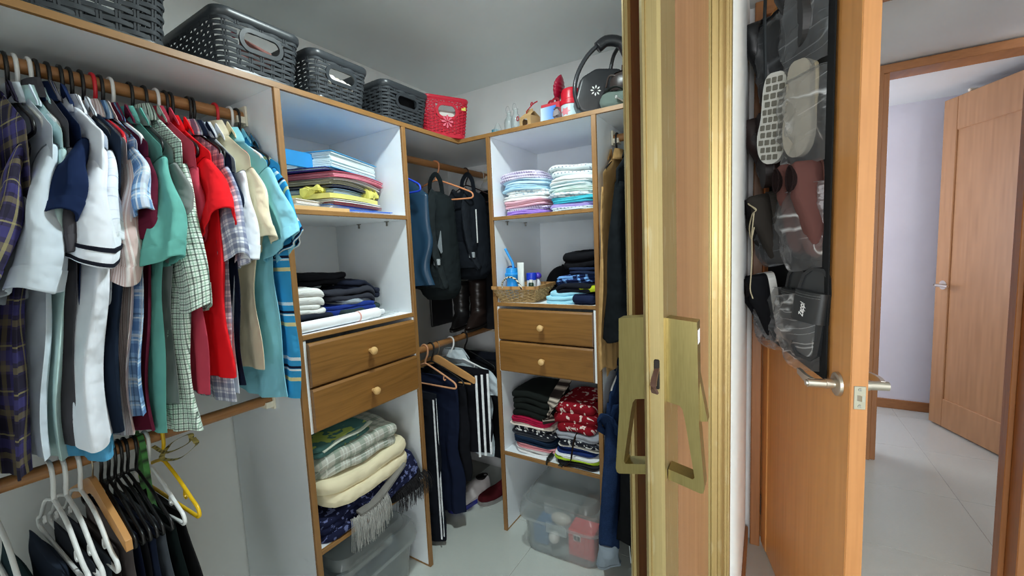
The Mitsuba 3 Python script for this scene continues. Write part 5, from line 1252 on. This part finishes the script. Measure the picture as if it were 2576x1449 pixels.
part(k, 'cord', tube(spline([(-.55, 1.67, 2.02), (-.53, 1.655, 2.055), (-.49, 1.65, 2.045), (-.44, 1.645, 2.04)], 20), .004, 8), 'satin', (60, 50, 46), smooth=True)
k = thing('grey_green_bag', 'flat grey green canvas bag with a chrome clasp at the edge of the top board', 'bag')
part(k, 'body', pillow(-.46, 1.68, .22, .11, ZT + .001, .055, 82, .03, .012), 'cloth', (92, 104, 98), smooth=True)
part(k, 'strap', strap(spline([(-.56, 1.66, 1.96), (-.54, 1.635, 1.99), (-.50, 1.625, 2.0), (-.46, 1.63, 1.98), (-.43, 1.64, 1.95)], 24), .014, .003, up=(0, 0, 1)), 'cloth', (52, 56, 54), smooth=True)
part(k, 'clasp', [box(-.497, -.487, 1.610, 1.616, 1.95, 1.965, .002), rod((-.49, 1.612, 1.955), (-.462, 1.612, 1.935), .003, 8)], 'chrome', (210, 210, 206))
# ------------------------------------------------------------------ dark corner between the towers: bags, trousers, boots
CZ = 1.845
plastic_hanger(1.66, (214, 142, 98), CZ, 'peach plastic hanger on the upper corner rod, carrying the black backpack', None, r=.0046, w=.20, twist=.25)
plastic_hanger(1.91, (44, 28, 26), CZ, 'dark hanger on the upper corner rod, carrying the second backpack', None, r=.003, w=.18)
plastic_hanger(2.06, (206, 208, 206), CZ, 'pale wire hanger at the end of the upper corner rod', None, r=.002, w=.17)
plastic_hanger(1.36, (36, 70, 200), CZ - .0, 'bright blue hanger inside the navy garment bag', None, r=.0042, w=.19, twist=-.1)
k = thing('garment_bag', 'dark blue zipped garment bag beside the left shelf tower in the corner', 'garment bag')
m, uv = body_mesh(1.42, -1.45, .155, .16, 1.745, 1.25, .03, .045, 0, 900, shoulder=.09, kind='shirt', wr=.006)
part(k, 'cover', m, 'satin', (26, 54, 76), smooth=True)
part(k, 'zip_tail', strap([(-1.40, 1.372, 1.26), (-1.40, 1.371, 1.18)], .012, .003, up=(0, 1, 0)), 'satin', (26, 26, 28))
def backpack(label, x, y, z0, z1, w, d, col, seed, buckle=(150, 156, 160)):
    k = thing('backpack', label, 'backpack')
    R = []
    for q in np.linspace(0, 1, 22):
        z = z1 - (z1 - z0) * q
        s = (1 - (1 - min(q / .14, 1)) ** 2.2) ** .5 * (1 - .0 * q) if q < .14 else 1.0
        s = max(s, .25); e = 1.0 if q < .86 else (1 - ((q - .86) / .14) ** 2.5 * .35)
        P = rrect(w, d, min(w, d) * .42, 56)
        n_ = .010 * fbm(np.column_stack([P * 16, np.full(56, z * 9)]), 1, seed)
        R.append(np.column_stack([x + P[:, 0] * s * e * (.9 + .14 * q) + n_, y + P[:, 1] * (s ** .6) * e * (.8 + .35 * q) + n_, np.full(56, z)]))
    part(k, 'body', loft(np.array(R)), 'cloth', col, smooth=True)
    yf = y - d * .5
    lt = tuple(min(255, c + 10) for c in col)
    for s in (-1, 1):
        part(k, 'shoulder_strap', strap(spline([(x + s * w * .18, yf + .03, z1 - .01), (x + s * w * .24, yf - .022, z1 - .10), (x + s * w * .30, yf - .035, z1 - .22), (x + s * w * .38, yf - .022, z1 - .34), (x + s * w * .46, yf + .01, z0 + .06)], 30), np.linspace(.06, .03, 30), .012, up=(1, 0, 0.2)), 'cloth', lt, smooth=True)
        part(k, 'buckle', box(x + s * w * .38 - .016, x + s * w * .38 + .016, yf - .036, yf - .020, z1 - .355, z1 - .325, .003), 'satin', buckle if s > 0 else (60, 62, 64))
    part(k, 'lower_pocket', hull([(x + a * w * .42, y - d * (.42 + .28 * b), z0 + .05 + .16 * c_) for a in (-1, 1) for b in (0, 1) for c_ in (.1 * b, 1 - .2 * b)]), 'cloth', col, smooth=60)
    part(k, 'grab_loop', strap(spline([(x - .035, y, z1 - .015), (x - .03, y, z1 + .05), (x + .005, y, z1 + .085), (x + .035, y, z1 + .05), (x + .045, y, z1 - .015)], 24), .022, .004, up=(0, 1, 0)), 'cloth', col, smooth=True)
    return k
k = backpack('black backpack hanging from the peach hanger in the corner', -1.385, 1.575, 1.17, 1.695, .20, .15, (24, 30, 32), 910)
part(k, 'side_mesh', prism(sg.Polygon([(-1.318, 1.43), (-1.295, 1.50), (-1.292, 1.40), (-1.30, 1.395)]), 1.492, 1.496, 'y'), 'satin', (130, 138, 142), label='pale grey side flap')
k = backpack('second black backpack with a grey buckle, nearer the back wall', -1.36, 1.80, 1.25, 1.72, .22, .14, (22, 26, 32), 911)
part(k, 'piping', tube(spline([(-1.262, 1.735, 1.61), (-1.258, 1.73, 1.52), (-1.258, 1.73, 1.44)], 12), .004, 6), 'satin', (206, 208, 206), smooth=True, label='pale piping')
k = thing('garment_bag', 'long black coat cover behind the backpacks against the back wall', 'garment bag')
m, uv = body_mesh(2.02, -1.38, .19, .16, 1.74, .95, .03, .05, 0, 901, shoulder=.09, kind='shirt', wr=.008)
part(k, 'cover', m, 'cloth', (20, 20, 23), smooth=True)
def boot(label, x, y, z, rz, col, hh=.30):
    k = thing('boot', label, 'boot')
    R = []
    for q in np.linspace(0, 1, 16):
        zz = q * hh; w = .040 + .012 * q; f_ = .15 * max(0, 1 - q / .28) ** .8 + .05
        P = np.array([(math.cos(a) * (f_ if math.cos(a) > 0 else .055) * 1.0, math.sin(a) * w) for a in np.arange(32) * math.pi / 16])
        R.append(np.column_stack([P + .004 * np.sin(q * 30), np.full(32, zz + .012)]))
    part(k, 'shaft', xf(loft(np.array(R)), (x, y, z), rz=rz), 'satin', col, smooth=True)
    sp_ = sg.Polygon([(math.cos(a) * (.205 if math.cos(a) > 0 else .058), math.sin(a) * .043) for a in np.arange(32) * math.pi / 16])
    part(k, 'sole', xf(prism(sp_, 0, .012, 'z'), (x, y, z), rz=rz), 'satin', (26, 22, 20))
    return k
for i, (l, y, c) in enumerate([('navy trousers left of the striped track pants in the corner, hung on the peach hanger', 1.53, (17, 24, 44)), ('black trousers behind the navy pair on the corner rod', 1.60, (18, 19, 24))]):
    trousers(l, y, c, zb=.78, zh=.10 if i == 0 else .22, fx=.17, bx=.17, t=.032, seed=930 + i, wr=.010)
plastic_hanger(1.50, (206, 150, 112), LZ, 'peach plastic hanger on the lower corner rod, nearest the left tower', None, r=.0048, w=.19, pegs=True)
plastic_hanger(1.545, BLK, LZ, 'black hanger on the lower corner rod between peach and wooden ones', None, r=.0038, w=.20)
wooden_hanger(1.585, LZ, 'light wooden hanger with bar on the lower corner rod', w=.235, bar=True, color=(196, 146, 92))
plastic_hanger(1.70, WHT, LZ, 'white tubular hanger on the lower corner rod', None, r=.0048, w=.235, twist=.1, pegs=True)
plastic_hanger(1.82, BLK, LZ, 'black hanger behind the white one on the lower corner rod', None, r=.0038, w=.20)
shirt('white shirt with a banded sleeve on the white hanger in the corner', 1.725, (190, 202, 208), (.262, .66), (.30, 0.02), front=.215, ztop=.862, start=(.14, .72), a=(.08, .07), b=(.02, .03), seed=940, tilt=.2)
def track_pants(label, y, fx, zb, zh, col, seed, xs, w=.012):
    k = trousers(label, y, col, zb=zb, zh=zh, fx=fx, bx=.16, t=.024, seed=seed, wr=.004, name='track_pants')
    for j, dx in enumerate(xs):
        P = [(-1.45 + fx - .004 - dx * .55, y - .016 - dx * .22 + .012 * (.022 - dx) / .022, zb - .012 - (zb - zh - .02) * q) for q in np.linspace(0, 1, 14)]
        part(k, 'stripe', strap(P, w, .0022, up=(-.55, .9, 0)), 'cloth', (222, 226, 228), smooth=True, label='white stripe')
    return k
track_pants('black track pants with three white side stripes hanging in the corner', 1.655, .275, .80, .36, (17, 18, 23), 950, (.002, .034, .066))
k = trousers('dark track pants with a white side stripe next to the left tower', 1.395, (17, 20, 27), zb=.745, zh=.03, fx=.158, bx=.16, t=.03, seed=951, wr=.004, name='track_pants')
for j in range(2):
    part(k, 'stripe', strap([(-1.293 - .004 * j, 1.372 + .020 * j, .73 - .68 * q) for q in np.linspace(0, 1, 14)], .009, .0022, up=(-.1, 1, 0)), 'cloth', (222, 226, 228), smooth=True, label='white stripe')
trousers('dark jacket at the back end of the lower corner rod', 1.95, (20, 22, 30), zb=.80, zh=.30, fx=.24, bx=.2, t=.05, seed=953, cat='jacket', name='jacket')
trousers('black trousers filling the gap behind the striped track pants', 1.85, (18, 19, 22), zb=.78, zh=.25, fx=.25, bx=.2, t=.03, seed=954)

# ------------------------------------------------------------------ shoes
from scipy.interpolate import PchipInterpolator
PCHIP_W = PchipInterpolator([0, .02, .07, .2, .45, .7, .86, .95, .985, 1], [.30, .52, .68, .78, .80, 1.0, .88, .62, .38, .16])
def shoe(P, k, L=.27, W=.095, H=.10, upper=(60, 60, 60), sole=(220, 220, 216), mat='cloth', heel=.035, toe_cap=None, opening=(24, 22, 22), tread=None, sole_h=.022, collar_h=None, sole_pat=None):
    """local: x from heel (0) to toe (L), y width, z up; P maps to world; parts are added to thing k"""
    def wid(t):
        return W / 2 * PCHIP_W(t)
    ts = np.concatenate([[0, .008, .02, .045], np.linspace(.08, .92, 24), [.945, .965, .98, .992, 1]])
    up_, dn = [(t * L, wid(t)) for t in ts], [(t * L, -wid(t)) for t in ts[::-1]]
    poly = sg.Polygon(up_ + dn).buffer(.006, quad_segs=6).buffer(-.003)
    part(k, 'sole', P(prism(poly, 0, sole_h, 'z')), 'satin', sole, smooth=40)
    hp_ = collar_h or H
    R = []
    for t in ts:
        h = np.interp(t, [0, .05, .22, .36, .55, .8, .95, 1], [hp_ * .82, hp_, hp_ * .92, hp_ * .92, hp_ * .66, H * .46, H * .34, H * .16])
        w = wid(t) * .97
        a = np.linspace(0, math.pi, 15)
        x = t * L
        R.append(np.column_stack([np.full(15, x), w * np.sign(np.cos(a)) * np.abs(np.cos(a)) ** .7, sole_h * .8 + h * np.sin(a) ** (.62 if t < .4 else .8)]))
    part(k, 'upper', P(loft(np.array(R))), mat, upper, smooth=True)
    op = [(L * (.17 + .135 * math.cos(q)), W * .25 * math.sin(q)) for q in np.arange(24) * math.pi / 12]
    zt = sole_h * .8 + hp_ * .90
    part(k, 'opening', P(lathe([(1, 0)], 24) if False else loft(np.array([[(x, y, zt + .006 + .008 * abs(x - L * .17) / L) for x, y in op], [(L * .17 + (x - L * .17) * 1.06, y * 1.08, zt + .010) for x, y in op], [(L * .17 + (x - L * .17) * .92, y * .9, zt + .012) for x, y in op], [(L * .17 + (x - L * .17) * .86, y * .84, zt - .02) for x, y in op]]))), 'cloth', opening, smooth=40)
    if tread:
        i = 0
        for row, t in enumerate(np.linspace(.07, .93, 11)):
            ncol = 4 if .4 < t < .9 else 3
            for c in range(ncol):
                w = wid(t) * 1.82 / ncol; y = -wid(t) * .91 + w * (c + .5) + (.12 * w if row % 2 else -.12 * w)
                part(k, 'tread_block', P(box(t * L - .0082, t * L + .0082, y - w * .37, y + w * .37, -.0035, .001, .0015)), 'matte', tread)
    return k
def floor_shoe(label, x, y, rz, **kw):
    k = thing('sneaker', label, 'shoe')
    return shoe(lambda m: xf(m, (x, y, .001), rz=rz), k, **kw)
k = floor_shoe('white and red sneaker with a blue sole on the floor under the trousers', -1.36, 1.86, -1.9, upper=(196, 190, 190), sole=(40, 44, 120))
part(k, 'side_panel', xf(box(.05, .17, -.05, -.046, .03, .06, .002), (-1.36, 1.86, .001), rz=-1.9), 'cloth', (150, 24, 34))
k = floor_shoe('dark red sneaker on the floor near the back wall of the corner', -1.23, 1.98, -2.0, upper=(70, 18, 24), sole=(120, 118, 116), H=.075)
one('folded_step_ladder', box(-1.735, -1.72, 1.86, 2.06, .95, 1.4, .004), 'satin', (30, 30, 34), 'dark flat panel against the wall behind the backpacks', 'panel')  # plain thin dark sheet close to the left wall
boot('dark brown leather boot hanging low between the backpacks and the rod', -1.42, 1.93, .965, -1.3, (34, 24, 21), .26)
boot('black leather boot beside the brown one above the lower corner rod', -1.52, 1.90, .965, -1.2, (26, 24, 25), .25)

# ------------------------------------------------------------------ coats right of the right tower (rod runs along x, sleeves towards the room)
TZ = 1.862
def coat(label, x, look, ztop, zh, front, cuff, mat=None, seed=1, t=(.018, .024), a=(.085, .06), b=(.02, .032), name='coat', cat='coat', hz=TZ, cdy=0, **kw):
    # place() with axis='y' maps local +X towards -y, local +Y to +x
    return shirt(label, 1.84, look, cuff, (zh, kw.pop('drift', 0.0)), front=front, t=t, ztop=ztop, start=(.13, ztop - .17), a=a, b=b, seed=seed, xc=x, axis='y', name=name, cat=cat, cdy=cdy, **kw)
plastic_hanger(1.84, BLK, TZ, 'black hanger hooked on the short rod beside the right tower', None, r=.0042, w=.17, xc=-.560, axis='y')
plastic_hanger(1.84, BLK, TZ, 'black hanger on the short rod behind the closet door', None, r=.004, w=.17, xc=-.497, axis='y')
coat('tan coat beside the right shelf tower, its long sleeve facing the room', -.560, (166, 132, 86), 1.795, .86, .205, (.215, .895), seed=960, t=(.009, .011), a=(.075, .055), b=(.008, .012))
coat('black hooded jacket next to the tan coat', -.497, (15, 19, 22), 1.80, 1.00, .225, (.240, 1.02), seed=961, t=(.022, .034), a=(.09, .065), b=(.026, .046), name='jacket', cat='jacket', drift=.01)
coat('black coat behind the sliding door beside the hooded jacket', -.40, (13, 14, 17), 1.80, .98, .22, (.22, 1.05), seed=962, t=(.03, .045), a=(.09, .07), b=(.03, .05))
coat('dark blue denim jacket with a turned up cuff, hanging low beside the right tower', -.545, 'denim', .89, .20, .225, (.268, .165), seed=963, t=(.020, .030), a=(.085, .055), b=(.026, .034), name='denim_jacket', cat='jacket', collar_r=(.07, .03))
kd = [q for q in labels if q.startswith('denim_jacket')][0]
m2, _ = sleeve_mesh(1.84, -.545, (.262, .175), (.27, .085), .058, .060, .038, .040, 0, 964, axis='y', m=8)
part(kd, 'turned_cuff', m2, 'cloth', (128, 138, 148), smooth=True, label='pale grey turned up cuff')
m2, _ = sleeve_mesh(1.84, -.545, (.225, .66), (.245, .645), .075, .078, .036, .036, 0, 965, axis='y', m=5, hemring=False)
part(kd, 'shoulder_seam', m2, 'denim', None, smooth=True, uv=np.zeros((len(m2.vertices), 2)))
plastic_hanger(1.84, WHT, .955, 'white hanger of the denim jacket on the short lower rod', None, r=.004, w=.2, xc=-.545, axis='y')
coat('black track jacket with white shoulder stripes beside the denim jacket', -.455, (13, 14, 16), .895, .10, .225, (.262, .20), seed=966, t=(.03, .04), a=(.085, .055), b=(.03, .045), name='track_jacket', cat='jacket', collar=False)
kt = [q for q in labels if q.startswith('track_jacket')][0]
for j in range(3):
    part(kt, 'stripe', strap(spline([(-.475 + .012 * j, 1.70 - .004 * j, .845), (-.487 + .014 * j, 1.635, .78), (-.490 + .016 * j, 1.597, .70), (-.486 + .016 * j, 1.588, .62)], 20), .008, .003, up=(1, .2, 0)), 'cloth', (222, 226, 228), smooth=True, label='white stripe')
part(kt, 'stripe', strap(spline([(-.478, 1.572, .56), (-.470, 1.565, .36), (-.452, 1.56, .12)], 20), .008, .003, up=(1, .2, 0)), 'cloth', (222, 226, 228), smooth=True, label='white stripe')
k = floor_shoe('black shoe on the floor under the track jacket', -.40, 1.86, -1.5, upper=(22, 22, 24), sole=(26, 26, 26))
floor_shoe('black shoe at the back under the track jacket', -.30, 1.86, -1.5, upper=(22, 22, 24), sole=(40, 38, 36))
# ------------------------------------------------------------------ clear-pocket shoe organizer on the bedroom door
def D(m):
    return on_door(m)
ko = thing('shoe_organizer', 'black hanging shoe organizer with clear plastic pockets on the open bedroom door', 'organizer')
part(ko, 'backing', D(box(.085, .668, -.006, -.002, .985, 2.25, .001)), 'cloth', (36, 38, 40))
def pull_sheet(s0, s1, zt0, zt1, zb, bulge, seed, film='clear_film', nu=40, nv=46, drop=.0):
    """pocket front: from the side seams out to the bulge, open at the top (zt0 at s0, zt1 at s1), gathered at the bottom"""
    rng = np.random.default_rng(seed)
    U, V = np.meshgrid(np.linspace(0, 1, nu), np.linspace(0, 1, nv))
    U[1:-1, 1:-1] += rng.uniform(-.35, .35, (nv - 2, nu - 2)) / nu; V[1:-1, 1:-1] += rng.uniform(-.35, .35, (nv - 2, nu - 2)) / nv
    zt = zt0 + (zt1 - zt0) * U
    prof = np.sin(math.pi * np.clip(V, 0, 1) * .5 + .0) ** .55 * (1 - .30 * V ** 4)
    b = bulge * (np.sin(math.pi * U) ** .5) * (.44 + .56 * prof)
    z = zb + (zt - zb) * V - drop * np.sin(math.pi * U) * (1 - V)
    s = s0 + (s1 - s0) * U
    w = meshkit.fbm(np.stack([s * 24, z * 18, np.full_like(s, seed)], -1) + 50, 3, seed) - .5
    def crease(ax, az, k):
        n_ = meshkit.noise(np.stack([(s * ax + z * az) * 20, (s * -az + z * ax) * 6, np.full_like(s, seed + k)], -1) + 50, seed + k) - .5
        return np.maximum(1 - np.abs(n_) * 9, 0)
    r = crease(.9, .45, 2) + .8 * crease(.5, -.85, 4) + .8 * crease(1, .05, 6)
    f = np.clip(np.sin(math.pi * U), 0, 1) ** .5
    t = -.008 - b - f * (.024 * w + .0075 * r)
    P = np.stack([s, t, z], -1)
    i, j = np.meshgrid(np.arange(nv - 1), np.arange(nu - 1), indexing='ij'); a = i * nu + j
    F = np.concatenate([np.stack([a, a + 1, a + nu + 1], -1).reshape(-1, 3), np.stack([a, a + nu + 1, a + nu], -1).reshape(-1, 3)])
    return trimesh.Trimesh(P.reshape(-1, 3), F, process=False), P[-1]
rows_ = [  # zt, zb
    (2.17, 1.895), (1.865, 1.615), (1.545, 1.31), (1.225, 1.00)]
cols_ = [(.10, .375), (.38, .630)]
for ri, (zt, zb) in enumerate(rows_):
    for ci, (s0, s1) in enumerate(cols_):
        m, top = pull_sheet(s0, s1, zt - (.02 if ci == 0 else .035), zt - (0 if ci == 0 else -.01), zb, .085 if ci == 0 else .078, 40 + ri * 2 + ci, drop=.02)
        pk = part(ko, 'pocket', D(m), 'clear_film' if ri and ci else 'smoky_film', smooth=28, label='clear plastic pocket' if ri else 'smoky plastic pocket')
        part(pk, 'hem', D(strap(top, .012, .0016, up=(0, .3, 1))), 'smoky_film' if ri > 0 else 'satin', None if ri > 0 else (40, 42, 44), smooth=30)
    part(ko, 'seam_tape', D(box(.374, .382, -.010, -.005, zb, zt, .001)), 'cloth', (44, 46, 48))
for s in (.375, .392):
    part(ko, 'cord', D(strap(spline([(s, -.10, 2.24), (s + .006, -.104, 2.10), (s + .004, -.100, 1.97), (s - .004, -.098, 1.84), (s + .002, -.094, 1.80)], 30), .006, .0016, up=(1, 0, 0))), 'cloth', (60, 64, 66), smooth=True, label='hanging dark cord')
def in_pocket(s, z_heel, toe_down=True, sole_out=True, t=-.045, tilt=0.0, lean=0.0, yaw=0.0):
    """shoe frame -> door frame: length runs down (toe_down), sole towards the room side (-t) or the door"""
    def P(m):
        m = as_mesh(m).copy(); v = m.vertices.copy()
        X, Y, Z = v[:, 0], v[:, 1], v[:, 2]
        c, q = math.cos(tilt), math.sin(tilt)
        X2, Y2 = X * c - Y * q, X * q + Y * c
        cz, sz = math.cos(lean), math.sin(lean)
        zz = -X2 if toe_down else X2
        tt = Z if sole_out else -Z
        ss = Y2 * (1 if (sole_out == toe_down) else -1)
        tt2 = tt * cz - zz * sz; zz2 = tt * sz + zz * cz
        cy, sy = math.cos(yaw), math.sin(yaw)
        m.vertices = np.stack([s + ss * cy - tt2 * sy, t + ss * sy + tt2 * cy, z_heel + zz2], 1)
        return on_door(m)
    return P
def pshoe(name, label, P, **kw):
    k = thing(name, label, 'shoe'); return shoe(P, k, **kw)
# second row from the top: grey-soled sneakers, soles out
GS = dict(upper=(176, 28, 54), sole=(196, 196, 188), tread=(104, 102, 92), H=.06)
pshoe('sneaker', 'grey-soled sneaker leaning furthest out of the clear pocket, blocky tread showing', in_pocket(.475, 1.92, True, True, -.092, -.12, .10, .75), L=.275, W=.092, upper=(176, 24, 52), sole=(198, 198, 190), tread=(104, 102, 92), H=.075)
pshoe('sneaker', 'grey-soled sneaker nearer the door edge in the same clear pocket, heel up', in_pocket(.575, 1.912, True, True, -.060, -.05, .04, .6), L=.27, W=.085, upper=(206, 192, 160), sole=(150, 146, 134), H=.05)
# third row: dusty pink ankle shoes
PK_ = dict(upper=(96, 64, 60), sole=(96, 66, 60), H=.075, opening=(34, 24, 24), mat='cloth', sole_h=.012)
pshoe('pink_shoe', 'dusty pink suede shoe, heel up, in the pocket above the black slide', in_pocket(.59, 1.62, True, False, -.005, .0, .02, .25), L=.28, W=.080, **PK_)
pshoe('pink_shoe', 'dusty pink suede shoe further left in the same pocket, dark lining showing', in_pocket(.495, 1.63, True, False, -.015, .05, .04, .25), L=.28, W=.080, **PK_)
# bottom row near column: black slide with lettering, and its pair
def slide(label, P, logo):
    k = thing('slide_sandal', label, 'shoe')
    def wid(t):
        return .050 * np.interp(t, [0, .08, .3, .5, .75, .92, 1], [.45, .78, .80, .82, 1.0, .8, .35])
    ts = np.linspace(0, 1, 26)
    pl = sg.Polygon([(t * .27, wid(t)) for t in ts] + [(t * .27, -wid(t)) for t in ts[::-1]])
    part(k, 'footbed', P(prism(pl.buffer(.002), 0, .022, 'z')), 'satin', (52, 55, 57), smooth=40)
    part(k, 'rim', P(prism(pl.buffer(.004).difference(pl.buffer(-.006)), .004, .027, 'z')), 'satin', (44, 46, 48), smooth=40)
    A = np.linspace(-.03, math.pi + .03, 20)
    R = []
    for x in np.linspace(.115, .205, 8):
        w = .0535
        R.append([(x, w * math.cos(a), .006 + .052 * max(math.sin(a), 0) ** .55) for a in A] + [(x, (w - .004) * math.cos(a), .006 + .048 * max(math.sin(a), 0) ** .55) for a in A[::-1]])
    part(k, 'strap', P(loft(np.array(R))), 'satin', (38, 41, 43), smooth=35)
    for x in (.197, .190):
        part(k, 'stitching', P(strap([(x, .049 * math.cos(a), .0075 + .053 * max(math.sin(a), 0) ** .55) for a in np.linspace(.5, 2.6, 16)], .0012, .001, up=(1, 0, 0))), 'satin', (96, 100, 100))
    if logo:
        tm = meshkit.text_mesh(logo, .014, .0012, True)
        v = tm.vertices.copy(); v -= np.array([v[:, 0].mean(), v[:, 1].mean(), 0])
        tm.vertices = np.stack([.152 + v[:, 0] * .78 + v[:, 1] * .35, v[:, 1] * -1.0, .0585 + v[:, 2]], 1)
        part(k, 'lettering', P(tm), 'matte', (226, 228, 226), smooth=False, label='white script lettering')
    return k
slide('black slide sandal with white lettering on its strap, standing in the lowest clear pocket', in_pocket(.590, 1.035, False, False, -.020, .12, -.03, .55), 'Zapp!')
slide('plain black slide sandal behind the lettered one', in_pocket(.490, 1.03, False, False, -.012, .05, 0, .3), None)
# far column
for i, (l, s, z, u, so, kw) in enumerate([
    ('black shoe in the upper left pocket beside the hinge', .22, 2.20, (24, 25, 27), (30, 30, 30), {}),
    ('brown leather shoe in the left pocket of the second row', .20, 1.86, (58, 44, 42), (44, 34, 30), {}),
    ('dark brown leather shoe behind the other in the left pocket of the second row', .30, 1.84, (48, 36, 34), (40, 30, 28), {}),
    ('dark sneaker with cream laces in the left pocket of the third row', .20, 1.56, (52, 50, 48), (60, 56, 52), {}),
    ('dark sneaker beside the laced one in the left pocket of the third row', .32, 1.565, (58, 54, 50), (64, 60, 56), {}),
    ('black sneaker with a white sole in the lowest left pocket', .20, 1.265, (22, 23, 27), (220, 220, 216), {}),
    ('black sneaker against the slide in the lowest left pocket', .315, 1.275, (24, 25, 28), (224, 224, 220), {})]):
    pshoe('dark_shoe', l, in_pocket(s, z, True, i in (2,), -.05 if i not in (2,) else -.10, .12 * (-1) ** i, .16 if i != 2 else .05), L=.26, W=.085, upper=u, sole=so, H=.075, mat='satin' if i in (0, 1, 2) else 'cloth', sole_h=.024)
pshoe('dark_shoe', 'black shoe in the upper pocket nearest the door edge', in_pocket(.50, 2.235, True, False, -.02, .05, .08), L=.27, W=.088, upper=(26, 27, 29), sole=(32, 32, 32), H=.08, mat='gloss')
pshoe('dark_shoe', 'black shoe beside the other in the upper pocket nearest the door edge', in_pocket(.575, 2.225, True, True, -.075, -.05, .06), L=.27, W=.088, upper=(28, 29, 31), sole=(36, 37, 38), H=.06, mat='gloss')
k = thing('shoelace', 'cream shoelaces tied and hanging from the dark sneakers on the door', 'shoelace')
for P_ in ([(.36, -.115, 1.50), (.34, -.135, 1.525), (.37, -.14, 1.52), (.40, -.125, 1.50), (.37, -.13, 1.485), (.34, -.132, 1.44), (.36, -.13, 1.40), (.39, -.128, 1.44)],
           [(.385, -.128, 1.49), (.378, -.132, 1.42), (.372, -.13, 1.34), (.37, -.132, 1.27), (.375, -.135, 1.22), (.40, -.132, 1.19)],
           [(.18, -.125, 1.47), (.165, -.14, 1.43), (.15, -.145, 1.37), (.145, -.147, 1.345)],
           [(.20, -.125, 1.47), (.20, -.14, 1.41), (.215, -.145, 1.34), (.24, -.148, 1.28), (.265, -.146, 1.25)]):
    part(k, 'cord', D(tube(spline(P_, 50), .0024, 6)), 'cloth', (196, 184, 152), smooth=True)
k = thing('shoelace', 'black shoelaces dangling from the lowest left pocket', 'shoelace')
for P_ in ([(.12, -.12, 1.16), (.11, -.135, 1.12), (.115, -.135, 1.03), (.118, -.13, .99)], [(.15, -.125, 1.15), (.145, -.14, 1.08), (.15, -.14, 1.01), (.16, -.135, .965)]):
    part(k, 'cord', D(tube(spline(P_, 40), .0018, 6)), 'cloth', (24, 24, 26), smooth=True)
